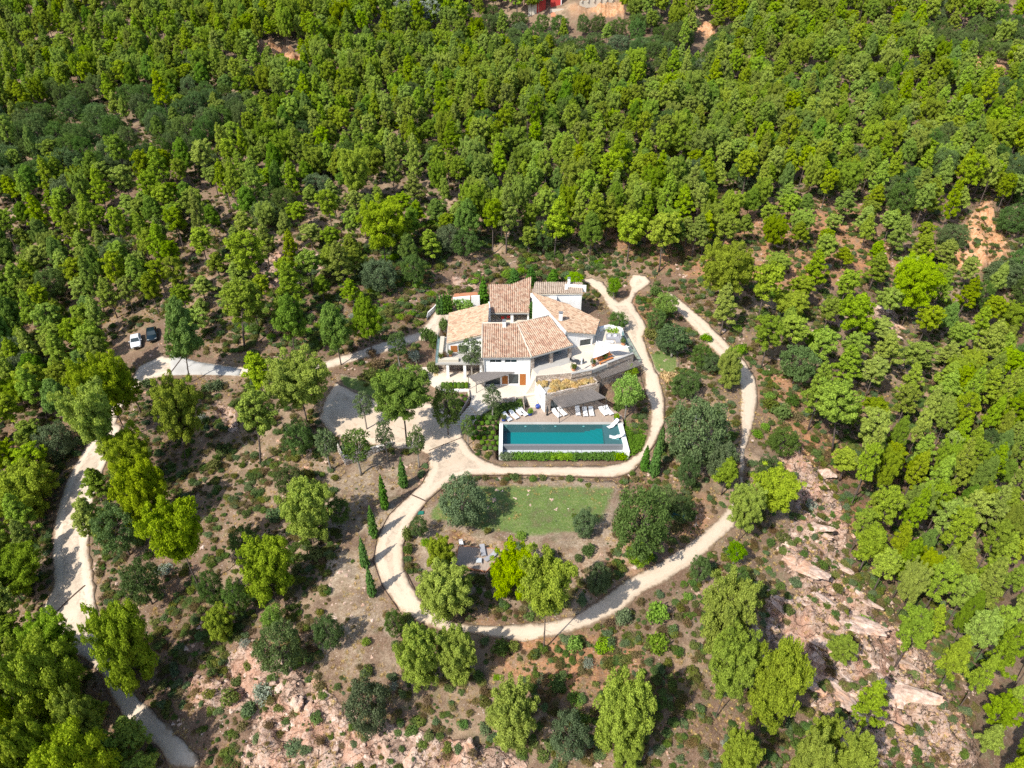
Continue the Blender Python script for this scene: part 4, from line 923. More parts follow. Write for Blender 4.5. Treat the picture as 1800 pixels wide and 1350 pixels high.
def make_oak(seed, H, R, mat, size=.24, dens=15, zc=.58, pr=.62, np_=46, bark='bark', low=-.5):
    rs = np.random.RandomState(seed); Rz = H * (1 - zc) * .92; puffs = []
    tr = path_trunk(rs, H * .62, .05, H * .012); r0 = .024 * H; limbs = [(tr, [r0 * (1 - .5 * i / 6) for i in range(7)])]
    for k in range(np_):
        z = 1 - 2 * (k + .5) / np_; z = max(z, -.75) ; a = k * 2.4 + rs.uniform(-.3, .3); rr_ = math.sqrt(max(0, 1 - z * z)); f = rs.uniform(.62, 1.0)
        c = Vector((math.cos(a) * rr_ * R * f, math.sin(a) * rr_ * R * f, H * zc + z * Rz * f)); q = pr * rs.uniform(.7, 1.3) * R / 3
        puffs.append((tuple(c), (q, q, q * .85)))
        if k % 5 == 0:
            s = at(tr, rs.uniform(.5, 1)); limbs.append(([s, s.lerp(c, .5) + Vector((0, 0, .1)), c], [r0 * .4, r0 * .22, r0 * .08]))
    return trunk_mesh('trunk', M[bark], limbs), crown_mesh('crown', M[mat], rs, puffs, size, dens, aspect=1.3, low=low, jit=1.0, shell=(.6, 1.18)), H, R * 1.12
def make_column(seed, H, R, mat, size=.16, dens=45):
    rs = np.random.RandomState(seed); puffs = []
    n = int(H / .22)
    for k in range(n):
        t = (k + .5) / n; prof = min(1, (t + .02) * 7) * (1 - t ** 2.2) ** .8 + .06; a = k * 2.4
        r = R * prof; puffs.append(((math.cos(a) * r * .3, math.sin(a) * r * .3, .1 + H * t * .96), (r * .85, r * .85, .34)))
    return trunk_mesh('trunk', M['bark'], [([Vector((0, 0, -.3)), Vector((0, 0, H * .6))], [R * .2, R * .1])]), \
        crown_mesh('crown', M[mat], rs, puffs, size, dens, aspect=2.0, low=-1, jit=.5, upright=.6, shell=(.8, 1.06)), H, R
def make_shrub(seed, R, H, mat, n=9, size=.13, dens=38, jit=.8, upright=0.0):
    rs = np.random.RandomState(seed); puffs = [((0, 0, H * .45), (R * .6, R * .6, H * .5))]
    for k in range(n):
        a = k * 2.4; f = rs.uniform(.35, .75); q = rs.uniform(.28, .48)
        puffs.append(((math.cos(a) * R * f, math.sin(a) * R * f, H * rs.uniform(.3, .68)), (R * q, R * q, H * q * .9)))
    return crown_mesh('shrub', M[mat], rs, puffs, size, dens, aspect=1.4, low=-.6, jit=jit, upright=upright)
def make_ball(seed, R, mat):
    rs = np.random.RandomState(seed); import bmesh
    V, F, T = leaves(rs, [((0, 0, R * .78), (R, R, R * .92))], .07, 210, aspect=1.1, low=-.9, jit=.22, shell=(.97, 1.0))
    bm = bmesh.new(); bmesh.ops.create_uvsphere(bm, u_segments=16, v_segments=10, radius=R * .95); bm.verts.ensure_lookup_table()
    Vs = np.array([(v.co.x, v.co.y, v.co.z * .92 + R * .78) for v in bm.verts]); F4 = [[v.index for v in f.verts] for f in bm.faces if len(f.verts) == 4]; F3 = [[v.index for v in f.verts] for f in bm.faces if len(f.verts) == 3]; bm.free()
    n = len(V); return rawmesh('ball', np.concatenate([V, Vs]), np.concatenate([F, np.array(F4) + n]), np.array(F3) + n, mats=[M[mat]], attrs={'tint': ('FACE', np.concatenate([T, np.zeros(len(F4) + len(F3))]))})

PR = {}
PR['pine_tall'] = [make_pine(10 + i, 10 + (i % 3), 2.05 + .28 * (i % 3), [.34, .44, .28, .40, .5, .34, .46][i], ['cone', 'round', 'cone', 'cone', 'round', 'cone', 'round'][i], 'pine_needles', .40, 56, .13, 62, .05, flat=1.05) for i in range(7)]
PR['pine_wide'] = [make_pine(30 + i, 9, 4.2, [.32, .28, .36, .30][i], ['round', 'umbrella', 'round', 'round'][i], ['pine_needles', 'pine_needles_yellow', 'pine_needles', 'pine_needles_yellow'][i], .55, 120, .11, 72, .12, flat=.95) for i in range(4)]
PR['pine_umbrella'] = [make_pine(40 + i, 8, 3.4, .55, 'umbrella', 'pine_needles_yellow', .52, 90, .105, 78, .1, flat=.85) for i in range(2)]
PR['pine_green'] = [make_pine(50 + i, 10, 3.3, .32, 'cone', 'pine_needles_green', .50, 84, .12, 60, .06, flat=1.05) for i in range(3)]
PR['pine_high'] = [make_pine(58, 12, 4.0, .5, 'round', 'pine_needles_green', .55, 110, .12, 64, .03, flat=.9)]
CATN0 = ('pine_tree', 'pine')
PR['pine_bush'] = [make_pine(60 + i, 7, 3.6, .10, 'round', 'pine_needles_yellow', .54, 115, .105, 76, .08, flat=1.0) for i in range(3)]
PR['oak'] = [make_oak(70 + i, 6.5, 3.3, 'oak_leaves', .13, 44, .56, .42, 105) for i in range(5)]
PR['oak_grey'] = [make_oak(80 + i, 6.0, 3.4, 'oak_leaves_grey', .13, 44, .52, .48, 95) for i in range(3)]
PR['garden_tree'] = [make_oak(90 + i, 6.5, 1.6, 'oak_leaves_grey' if i % 2 else 'oak_leaves', .13, 42, .66, .7, 44, 'pale_bark') for i in range(4)]
PR['bright_tree'] = [make_oak(100 + i, 5.5, 2.3, 'bright_leaves', .14, 44, .68, .62, 50, 'pale_bark') for i in range(2)]
PR['silver_tree'] = [make_oak(105 + i, 11, 3.4, 'silver_leaves', .28, 11, .58, .6, 40, 'pale_bark') for i in range(2)]
PR['cypress'] = [make_column(110 + i, 5.4, .52, 'cypress_leaves') for i in range(3)]
PR['thin_cypress'] = [make_column(115 + i, 3.6, .26, 'cypress_leaves', .12, 60) for i in range(2)]
SH = {'green': [make_shrub(120 + i, 1, 1.3, 'shrub_leaves') for i in range(5)],
      'dark': [make_shrub(130 + i, 1, 1.3, 'oak_leaves', 10, .12, 42) for i in range(4)],
      'grey': [make_shrub(135 + i, 1, 1.3, 'oak_leaves_grey', 10, .12, 42) for i in range(3)],
      'yellow': [make_shrub(140 + i, 1, 1.2, 'bright_leaves', 9, .12, 42) for i in range(3)],
      'heather': [make_shrub(145 + i, 1, 1.1, 'heather', 8, .10, 44, .8, .5) for i in range(3)],
      'silver': [make_shrub(150 + i, 1, 1.1, 'silver_leaves', 8, .10, 44) for i in range(2)],
      'straw': [make_shrub(155 + i, 1, 1.2, 'dry_grass', 7, .14, 44, .6, .8) for i in range(3)]}
BALLS = [make_ball(160 + i, .5, 'box_leaves') for i in range(2)]
CATN = {'pine_high': CATN0, 'pine_tall': ('pine_tree', 'pine'), 'pine_wide': ('pine_tree', 'pine'), 'pine_umbrella': ('pine_tree', 'pine'), 'pine_green': ('pine_tree', 'pine'), 'pine_bush': ('pine_tree', 'pine'),
        'oak': ('oak_tree', 'oak'), 'oak_grey': ('oak_tree', 'oak'), 'garden_tree': ('garden_tree', 'tree'), 'bright_tree': ('garden_tree', 'tree'), 'silver_tree': ('poplar_tree', 'poplar'),
        'cypress': ('cypress_tree', 'cypress'), 'thin_cypress': ('cypress_tree', 'cypress')}
RS = np.random.RandomState(77)
PLACED = []                                   # (x, y, radius) of everything planted by hand
def plant(kind, x, y, z, H=None, R=None, label=None, group=None, var=None, rz=None):
    tr, cr, h0, r0 = PR[kind][RS.randint(len(PR[kind])) if var is None else var % len(PR[kind])]
    H = H or h0; R = R or r0; name, cat = CATN[kind]
    t = thing(name, (x, y, z - .12), label, cat, group, RS.uniform(0, 6.28) if rz is None else rz)
    t.scale = (R / r0, R / r0, H / h0)
    for nm, me in (('trunk', tr), ('crown', cr)):
        o = bpy.data.objects.new(nm, me); COL.objects.link(o); o.parent = t
    PLACED.append((x, y, R)); return t
def tree(kind, bx, by, ty, wpx, label, group=None, var=None, z=None, rz=None, tilt=0):
    """base pixel, pixel row of the top, crown width in pixels"""
    if z is None: x, y, z = [float(a[0]) for a in G(bx, by, HT)]
    else: x, y, z = P(bx, by, z)
    d = float(proj(x, y, z)[2]); lo, hi = .5, 40
    for k in range(30):
        m = (lo + hi) / 2
        if float(proj(x, y, z + m)[1]) > ty: lo = m
        else: hi = m
    dt = float(proj(x, y, z + lo * .6)[2])
    t = plant(kind, x, y, z, lo * .955, wpx * dt / FPX / 2 * .97, label, group, var, 0 if tilt else rz)
    if tilt: t.rotation_euler = (0, tilt, 0)
    return t
def shrub(sty, px, py, wpx, hf, label, group=None, name='shrub', z=None):
    """px,py: middle of the foot; wpx: width in pixels; hf height as a share of width"""
    if z is None: x, y, z = [float(a[0]) for a in G(px, py, HT)]
    else: x, y, z = P(px, py, z)
    R = wpx * float(proj(x, y, z)[2]) / FPX / 2
    me = SH[sty][RS.randint(len(SH[sty]))]
    o = bpy.data.objects.new(name, me); COL.objects.link(o); o.location = (x, y, z - .05); o.rotation_euler = (0, 0, RS.uniform(0, 6.28))
    o.scale = (R, R, R * 2 * hf / 1.25); tag(o, label, 'shrub', group); PLACED.append((x, y, R)); return o

# hand-placed trees -------------------------------------------------
T = tree
T('pine_green', 334, 672, 507, 72, 'tall straight-trunked pine standing at the edge of the concrete drive, right of the parked cars', var=0, tilt=.15)
T('pine_wide', 327, 812, 668, 84, 'yellow-green pine on a bare trunk on the left scrub slope, below the drive', var=0, tilt=.17)
T('pine_tall', 458, 815, 672, 72, 'pine with a long bare trunk on the scrub slope left of the parking area', var=4, tilt=.18)
T('pine_wide', 540, 742, 628, 118, 'broad dense pine overhanging the drive just left of the parking area', var=2)
T('pine_tall', 466, 705, 612, 62, 'pine hanging over the pale drive, left of the broad dense pine', var=3)
T('pine_wide', 228, 775, 632, 98, 'pine beside the bend where the left road leaves the parking spot', var=2)
T('pine_umbrella', 215, 850, 690, 92, 'leaning pine with a flat crown over the dappled left road', var=0)
T('pine_green', 518, 625, 503, 66, 'upright pine above the pale drive, second left of the dark green pines', var=1, tilt=.1)
T('pine_tall', 430, 613, 483, 70, 'pine with an open crown above the concrete stretch of drive', var=1, tilt=.14)
T('pine_wide', 252, 860, 765, 80, 'green pine on the bank right of the left road, upper one of two', var=3)
T('pine_bush', 275, 935, 823, 92, 'round pine on the bank right of the left road, lower one of two', var=0)
T('pine_bush', 552, 955, 857, 92, 'low bright yellow pine left of the row of cypresses', var=1)
T('pine_umbrella', 353, 1040, 893, 108, 'leaning pine over a boulder in the lower left scrub', var=1)
T('pine_bush', 262, 1222, 1078, 96, 'full bushy pine beside the lower left road', var=2)
T('pine_bush', 397, 1125, 1072, 54, 'small bright pine above the rock face at lower left')
T('pine_bush', 487, 1060, 957, 92, 'yellow-green pine in the scrub above the rock face')
T('pine_bush', 140, 1285, 1140, 118, 'large pine leaning over the lower left road')
T('pine_bush', 205, 1440, 1300, 120, 'pine at the bottom edge, nearest the lower left road')
T('pine_bush', 118, 1450, 1292, 112, 'pine at the bottom edge, second from the lower left road', var=1)
T('pine_bush', 185, 1345, 1235, 70, 'small pine half over the lower left road', var=2)
T('pine_bush', 45, 1360, 1150, 120, 'pine on the lower left slope by the edge of the picture')
T('pine_wide', 40, 1060, 985, 110, 'dense pine left of the shaded stretch of road')
T('pine_bush', 60, 905, 830, 110, 'broad pine left of the road bend, above the shaded stretch')
T('pine_bush', 786, 1080, 1003, 100, 'bushy yellow-green pine below the wooden platform', var=0)
T('pine_bush', 778, 1012, 950, 52, 'small bright pine touching the left side of the wooden platform', var=1)
T('pine_umbrella', 956, 1142, 998, 108, 'umbrella pine whose trunk stands in the gravel bend', var=0)
T('pine_bush', 905, 1048, 975, 96, 'yellow-green pine right of the wooden platform', var=2)
T('pine_bush', 743, 1212, 1116, 80, 'yellow pine below the drive bend, left one of a pair', var=1)
T('pine_bush', 805, 1200, 1118, 74, 'yellow pine below the drive bend, right one of a pair', var=0)
T('pine_bush', 897, 1312, 1215, 96, 'bright round pine alone on the lower scrub', var=2)
T('pine_bush', 1082, 1322, 1205, 106, 'bright broad pine on the lower scrub, right of the grey oak', var=0)
T('pine_bush', 1096, 1352, 1298, 52, 'small bright pine touching the broad pine at the bottom')
T('pine_wide', 1246, 1180, 1036, 98, 'tall pine on the lower slope left of the pink rock slab', var=1)
T('pine_wide', 1258, 1262, 1128, 90, 'pine in front of the tall pine on the lower slope', var=2)
T('pine_bush', 1330, 1290, 1143, 92, 'dense yellow pine beside the shaded rock', var=1)
T('pine_wide', 1297, 952, 862, 60, 'light green pine leaning over the track bend', var=0)
T('pine_umbrella', 1350, 925, 845, 92, 'flat-topped bright pine above the pink rocks', var=1)
T('pine_tall', 1268, 870, 800, 48, 'small yellow pine whose shadow crosses the right track', var=3)
T('pine_bush', 1275, 688, 618, 44, 'bright young pine beside the right track', var=2)
T('pine_tall', 1266, 590, 487, 52, 'pale yellow-green pine right of the upper track', var=2)
T('pine_wide', 1262, 545, 432, 88, 'broad green pine behind the pale one, above the upper track', var=0)
T('pine_tall', 1332, 560, 455, 58, 'pine with a forked pale trunk above the right track', var=6)
T('pine_tall', 1338, 647, 547, 56, 'pine left of a close pair beside the right track', var=1)
T('pine_tall', 1383, 634, 548, 56, 'pine right of a close pair beside the right track', var=4)
T('pine_tall', 1498, 626, 512, 66, 'tall thin-crowned pine in the open scrub right of the track', var=6, tilt=-.18)
T('pine_wide', 1585, 572, 458, 82, 'broad pine in the open scrub, above the thin-crowned one', var=0)
T('pine_tall', 1463, 795, 655, 78, 'leaning pine standing on the orange soil', var=4, tilt=-.18)
T('pine_tall', 1513, 820, 712, 58, 'rounded pine at the upper end of the rock slab', var=1)
T('pine_tall', 1475, 845, 790, 50, 'small pine on the edge of the rock slab')
T('pine_tall', 1510, 1005, 918, 64, 'pine at the right margin of the rock slab, first below the boulders', var=3)
T('pine_tall', 1573, 1172, 1065, 62, 'pine with a bare trunk among the broken rocks', var=1)
T('pine_bush', 1285, 1380, 1298, 66, 'bright pine at the bottom edge, right of the broad one')
T('pine_bush', 1395, 1395, 1300, 62, 'pine at the bottom edge, below the shaded rock')
T('pine_bush', 1465, 1400, 1305, 66, 'round pine at the bottom edge on the rocks')
T('pine_bush', 1430, 1330, 1268, 62, 'bright pine low on the rock slab')
T('pine_tall', 1500, 1300, 1190, 66, 'pine in the middle of the lower rock slab')
T('pine_tall', 1460, 1180, 1120, 52, 'small leaning pine on the rock slab')
T('pine_wide', 630, 362, 262, 62, 'yellow umbrella-shaped pine standing clear on the hillside above the house', var=1)
T('pine_tall', 890, 445, 310, 54, 'pale yellow-green pine behind the house', var=5)
T('pine_tall', 975, 452, 336, 58, 'bright dense pine behind the villa, right of the pale one', var=0)
T('pine_tall', 1045, 440, 325, 56, 'pine behind the villa on a bare trunk', var=2)
T('pine_tall', 1102, 462, 365, 52, 'pine above the end of the red gravel', var=1)
T('pine_tall', 1158, 478, 368, 62, 'pine right of the red gravel end of the drive', var=4)
T('pine_green', 822, 438, 340, 52, 'darker pine on the hillside left of the pale pine')
T('pine_green', 655, 627, 508, 62, 'dark green pine above the drive, nearest the villa', var=2)
T('pine_green', 600, 642, 522, 66, 'dark green pine above the drive, left of its twin', var=0)
T('pine_wide', 678, 465, 355, 86, 'broad yellow-green pine on the slope above the dark pines', var=0)
T('pine_tall', 525, 560, 450, 62, 'pine on the open slope above the drive')
T('pine_tall', 455, 520, 395, 70, 'pine at the top of the open slope, upper left of the villa')
T('pine_high', 716, 785, 650, 104, 'big pine with a tall bare trunk in the parking area')
T('oak', 788, 765, 668, 62, 'dark tree between the parking area and the entrance', var=0)
T('garden_tree', 645, 755, 682, 36, 'slim olive-green tree at the back of the parking area', var=1)
T('garden_tree', 635, 835, 750, 56, 'round green tree in front of the dry stone wall', var=0)
T('garden_tree', 682, 812, 733, 36, 'slim grey-leaved tree beside the dry stone wall', var=3)
T('garden_tree', 737, 822, 745, 38, 'slim green tree at the corner of the parking area', var=2)
T('garden_tree', 582, 827, 746, 40, 'slim tree left of the dry stone wall', var=1)
T('garden_tree', 823, 782, 727, 26, 'young thin tree at the foot of the stone ramp wall', var=2)
T('garden_tree', 866, 735, 674, 38, 'multi-stemmed tree by the curved stone wall above the pool', var=3, z=1.2)
T('garden_tree', 830, 662, 588, 44, 'tree in front of the left white facade', var=1, z=2.3)
T('garden_tree', 703, 645, 580, 38, 'dense upright tree in the left garden', var=0)
T('bright_tree', 1098, 738, 658, 62, 'bright green tree at the right end of the pool deck', var=0)
T('bright_tree', 1108, 668, 640, 26, 'small yellow-green tree against the stone wall', var=1, z=1.8)
T('garden_tree', 1180, 628, 568, 58, 'olive-green tree on the small lawn right of the villa', var=1)
T('oak_grey', 1214, 815, 700, 128, 'large grey-green holm oak between the drive and the right track', var=0)
T('oak_grey', 1262, 850, 775, 60, 'grey-green oak in front of the large holm oak', var=1)
T('oak', 1204, 862, 800, 44, 'yellowish small oak right of the pair of cypresses', var=2)
T('oak', 1117, 990, 848, 122, 'big dark oak at the right end of the lawn', var=1)
T('oak', 1162, 905, 852, 58, 'oak squeezed between the cypresses and the big dark oak', var=3)
T('oak', 1195, 920, 868, 52, 'low oak above the blue cover', var=2)
T('oak_grey', 815, 922, 835, 96, 'round grey-green oak standing on the lawn', var=2)
T('oak_grey', 1026, 942, 895, 50, 'thin grey oak at the right of the lawn', var=1)
T('bright_tree', 1120, 1000, 958, 50, 'bright green bush-like tree in front of the big dark oak', var=1)
T('oak_grey', 1050, 1040, 990, 52, 'grey-green oak in the red soil of the loop', var=0)
T('oak', 697, 1122, 1070, 42, 'dark small oak on the outer side of the gravel bend', var=0)
T('oak', 738, 945, 906, 38, 'small oak at the inner side of the drive', var=4)
T('oak_grey', 655, 1282, 1195, 92, 'grey-green oak above the rock face', var=1)
T('oak_grey', 997, 1330, 1255, 78, 'grey-green oak between two bright pines on the lower scrub', var=2)
T('oak', 505, 1185, 1096, 100, 'large dark oak on top of the rock face', var=2)
T('oak', 585, 1140, 1080, 62, 'dark oak right of the large one on the rock face', var=3)
T('bright_tree', 487, 1112, 1068, 46, 'bright green oak peeping over the large dark oak', var=0)
T('oak', 228, 975, 885, 92, 'dark oak on the bank right of the road', var=1)
T('oak', 268, 1062, 985, 82, 'dark oak below the first one on the bank', var=0)
T('oak', 443, 985, 920, 62, 'dark oak in the shade of the scrub left of the yellow pine', var=3)
T('oak', 385, 1068, 1000, 48, 'small dark oak right of the leaning pine')
T('oak', 428, 1085, 1015, 52, 'dark oak below the yellow-green pine')
T('oak', 533, 805, 733, 60, 'dark oak left of the dry stone wall', var=4)
T('oak', 515, 870, 815, 62, 'dark bushy oak above the bright yellow pine', var=1)
T('oak', 600, 925, 872, 52, 'dark oak right of the bright yellow pine')
T('oak_grey', 1175, 620, 572, 60, 'grey-green oak between the drive and the upper track')
T('oak', 1150, 585, 540, 42, 'dark oak beside the drive, right of the villa')
T('bright_tree', 1167, 565, 515, 50, 'bright green tree between the drive and the upper track')
T('oak', 1230, 648, 600, 42, 'dark oak at the inner side of the upper track')
T('oak_grey', 1247, 655, 620, 40, 'grey oak beside the bright young pine')
T('oak', 1200, 700, 650, 62, 'dark oak above the large holm oak')
T('bright_tree', 1078, 527, 486, 26, 'yellow-green tree on the island of the drive')
T('oak', 1085, 582, 545, 40, 'dark round tree left of the drive, above the terrace sofa')
T('oak', 1225, 1025, 975, 46, 'dark oak below the bend of the right track')
T('oak', 1296, 1035, 998, 40, 'dark oak on the scrub below the right track')
T('bright_tree', 1287, 995, 952, 38, 'bright oak beside the track bend')
T('oak', 1378, 1180, 1140, 40, 'dark oak on the rock slab')
T('oak', 1370, 800, 752, 62, 'dark oak right of the track, above the rocks')
T('oak', 1345, 855, 800, 58, 'dark oak below the first one right of the track')
T('oak', 730, 505, 440, 52, 'bright green oak on the slope above the left driveway', var=2)
T('oak', 820, 455, 400, 62, 'green oak behind the rocky slope', var=0)
# cypresses
for q in [(658, 945, 887, 15), (643, 998, 941, 15), (655, 1048, 993, 15), (677, 895, 830, 15), (710, 857, 803, 15)]:
    T('cypress', *q, 'slim cypress, %s in the row left of the gravel drive' % {658: 'third from the top', 643: 'fourth from the top', 655: 'lowest', 677: 'second from the top', 710: 'topmost'}[q[0]], 'cypresses along the drive')
T('cypress', 1132, 828, 780, 15, 'cypress at the right bend of the drive, shorter one of a pair')
T('cypress', 1149, 838, 768, 18, 'cypress at the right bend of the drive, taller one of a pair')
T('cypress', 1158, 800, 745, 16, 'cypress close against the large holm oak')
T('cypress', 850, 538, 485, 17, 'broad cypress at the back corner of the villa')
for i, q in enumerate([(771, 553, 514), (777, 553, 515), (782, 553, 513), (787, 552, 512), (792, 551, 515)]):
    T('thin_cypress', *q, 9, 'thin cypress in the tight row left of the villa, %s from the left' % ['first', 'second', 'third', 'fourth', 'fifth'][i], 'row of thin cypresses')
T('cypress', 934, 562, 527, 13, 'tallest cypress in the courtyard corner', z=5.5)
T('cypress', 941, 563, 541, 10, 'smaller cypress in the courtyard corner', z=5.5)
T('cypress', 949, 560, 538, 11, 'right cypress in the courtyard corner', z=5.5)
T('cypress', 933, 500, 467, 17, 'green columnar tree behind the peak of the rear roof')
T('cypress', 972, 503, 470, 22, 'broad green columnar tree behind the grey-tiled roof')
T('cypress', 903, 500, 470, 20, 'bushy green tree behind the rear roof')
T('bright_tree', 1010, 508, 478, 36, 'leafy fig-like tree behind the grey-tiled roof')
T('bright_tree', 893, 497, 472, 28, 'bright tree behind the rear roof')
# garden shrubs placed by hand
S = shrub
S('green', 652, 668, 26, .8, 'rounded shrub at the end of the small left lawn'); S('yellow', 676, 672, 46, .5, 'broad yellow-green shrub beside the small left lawn')
S('heather', 668, 648, 34, .7, 'brownish round shrub above the yellow-green one'); S('silver', 730, 635, 24, 1.1, 'silvery olive bush in the left garden')
S('silver', 717, 652, 14, .9, 'small silvery bush in the left garden'); S('dark', 745, 668, 24, .8, 'dark green bush by the garden steps')
S('heather', 655, 625, 22, .8, 'rust-tinted bush in the left garden'); S('green', 725, 690, 30, .7, 'green bush behind the big parking pine')
S('dark', 750, 600, 30, .9, 'clipped dark green bush at the left terrace corner'); S('dark', 764, 612, 22, 1.4, 'tall clipped green bush beside the glass balustrade')
S('green', 762, 655, 24, .9, 'bright leafy bush below the left terrace'); S('straw', 766, 663, 18, .4, 'flat rusty bush on the paving below the left terrace')
S('dark', 779, 582, 20, 1.2, 'dark egg-shaped bush left of the left roof'); S('yellow', 815, 540, 36, .5, 'bright green hedge in the rear garden court')
S('straw', 781, 590, 18, .5, 'straw-coloured grass tuft left of the left roof'); S('yellow', 1076, 588, 38, .45, 'yellow-green hedge behind the curved terrace seat', z=4.6)
S('green', 1165, 560, 30, .7, 'green bush beside the drive, above the oaks'); S('green', 1145, 595, 26, .7, 'small grey bush at the drive edge')
S('yellow', 1240, 600, 22, .8, 'bright green bush right of the upper track'); S('straw', 1178, 670, 36, .6, 'heap-like dry bush at the foot of the small lawn')
S('yellow', 1298, 620, 26, .7, 'yellow-green bush at the right side of the upper track'); S('dark', 1152, 520, 22, .8, 'dark bush near the red gravel end')
S('green', 1075, 520, 22, .8, 'green bush on the island of the drive'); S('yellow', 1083, 505, 16, .9, 'yellow bush at the top of the drive island')
S('green', 717, 950, 20, 1.6, 'tall bush at the inner edge of the gravel curve'); S('green', 717, 972, 20, .9, 'round bush at the inner edge of the gravel curve'); S('heather', 718, 1000, 20, .8, 'brownish ball bush at the inner edge of the gravel curve')
S('yellow', 917, 944, 22, .6, 'oval bright shrub alone on the dry ground below the lawn'); S('green', 856, 937, 14, .9, 'small shrub below the round lawn oak')
S('dark', 965, 978, 20, .9, 'small dark shrub on the bare soil'); S('green', 1032, 975, 26, .8, 'green shrub on the red soil, upper of two'); S('green', 1016, 985, 16, .9, 'green shrub on the red soil, lower of two')
S('yellow', 1153, 1088, 44, .9, 'round yellow-green shrub below the right track'); S('yellow', 1155, 1140, 40, .9, 'second round yellow-green shrub below the right track')
S('grey', 1095, 1092, 32, .8, 'grey-green bush at the outer side of the track'); S('yellow', 1062, 1138, 38, .5, 'spreading yellow shrub below the umbrella pine')
S('dark', 880, 1148, 34, .9, 'dark-leaved shrub on the outer side of the bend'); S('green', 905, 1140, 22, .8, 'brownish shrub beside the dark-leaved one'); S('yellow', 1010, 1140, 30, 1.1, 'tall yellow-green shrub right of the umbrella pine trunk')
S('yellow', 643, 1130, 18, .8, 'small yellow shrub on the bare slope'); S('silver', 463, 1225, 40, .8, 'spiky silver-grey agave-like plant on the rock face'); S('dark', 840, 800, 10, .6, 'tiny dark shrub at the drive edge')
for i, (a, b) in enumerate([(1350, 700), (1355, 722), (1345, 755), (1372, 735), (1330, 768), (1392, 712)]): S(['yellow', 'green', 'yellow', 'dark', 'yellow', 'green'][i], a, b, [20, 32, 18, 34, 20, 26][i], .75, 'shrub on the orange soil right of the track, %s from the top' % ['second', 'third', 'fifth', 'fourth', 'lowest', 'first'][i], 'shrubs right of the track')
# topiary balls beside the pool and by the entrance
def ball(px, py, wpx, z, group, label):
    x, y, zz = P(px, py, z); zz = z
    o = bpy.data.objects.new('clipped_ball', BALLS[RS.randint(2)]); COL.objects.link(o)
    R = wpx * float(proj(x, y, zz)[2]) / FPX; o.scale = (R, R, R); o.location = (x, y, zz - .03); o.rotation_euler = (0, 0, RS.uniform(0, 6)); PLACED.append((x, y, R / 2))
    tag(o, label, 'clipped shrub', group)
BP = [(345, 560), (560, 545), (560, 800), (525, 815), (470, 790), (400, 735), (345, 690)]
k = 0
for row in range(13):
    for c_ in range(12):
        x = 335 + c_ * 41 + (row % 2) * 20 + RS.uniform(-4, 4); y = 560 + row * 36 + RS.uniform(-4, 4)
        if inpoly(x, y, BP): 
            px, py = 740 + x / 4.0909, 600 + y / 4.0909
            ball(px, py, RS.uniform(8.2, 9.8), max(.15, hz(*P(px, py, .4)[:2])), 'clipped balls left of the pool', 'clipped green ball in the dense bed left of the pool')
for i in range(14): ball(779 + (i // 2) * 6.9, 681.5 - 4.2 * (i % 2), 8.0, 2.36, 'row of clipped balls', 'clipped ball in the straight row below the left facade')
for i, (a, b) in enumerate([(800, 700), (806, 706), (812, 698), (818, 704), (823, 697), (828, 702), (826, 692), (795, 708), (803, 714), (812, 712)]): ball(a, b, 8, 1.6, 'clipped balls by the ramp', 'clipped dark ball in the bed beside the stone ramp')

# forest ------------------------------------------------------------
CLEAR = [(205,560),(300,555),(330,625),(440,605),(560,575),(650,545),(715,500),(770,462),(860,448),(960,460),(1060,460),(1200,455),(1250,460),(1290,520),(1345,600),(1360,700),(1460,800),(1490,900),
 (1495,1000),(1560,1080),(1620,1180),(1690,1280),(1740,1360),(1740,1500),(330,1500),(345,1330),(280,1240),(205,1130),(185,1000),(200,860),(255,730),(215,640)]
MEDIUM = [[(1230,360),(1480,370),(1700,460),(1720,640),(1540,800),(1440,780),(1330,640),(1260,480)],[(380,420),(620,340),(760,370),(860,430),(860,448),(770,462),(715,500),(650,545),(560,575),(440,605),(330,625),(320,560)],[(0,760),(200,740),(180,900),(120,1080),(0,1130)]]
OAKZ = [[(90,170),(430,165),(450,240),(400,300),(150,320),(60,260)],[(0,210),(90,200),(120,330),(0,350)],[(770,15),(1000,40),(1250,40),(1290,130),(1180,150),(1000,120),(860,95)],[(1600,60),(1800,40),(1800,110),(1650,120)],[(1720,380),(1800,380),(1800,560),(1740,560)]]
BARE = [q for q, s in OCHRE] + [[(944,-5),(1095,-5),(1090,10),(995,34),(962,30)]]
rf = np.random.RandomState(4242)
N0 = 40000
cy_ = 34 + (395 - 34) * rf.rand(N0) ** .8; cx_ = rf.uniform(-1, 1, N0) * (cy_ * .78 * 1.12 + 34)
cz_ = bil(HT, cx_, cy_); fx_, fy_, fd_ = proj(cx_, cy_, cz_)
mid_x, mid_y, _ = proj(cx_, cy_, cz_ + 6)
inview = (mid_x > -90) & (mid_x < 1890) & (mid_y > -60) & (fy_ < 1560)
clear = inpoly(fx_, fy_, CLEAR); med = np.zeros(N0, bool)
for q in MEDIUM: med |= inpoly(fx_, fy_, q)
oakz = np.zeros(N0, bool)
for q in OAKZ: oakz |= inpoly(fx_, fy_ - 12, q)
bare = np.zeros(N0, bool)
for q in BARE:
    for dd in (0, 14, 26) + ((38,) if q is not BARE[-1] else ()): bare |= inpoly(fx_, fy_ - dd, q)
pathd = np.maximum.reduce([sdist(cx_, cy_, q) for q in (wd1, wd2, wd3)])
ok = inview & ~clear & ~bare & (pathd < -1.6)
dn = fbm(cx_ * .035 + 3, cy_ * .035, 3)
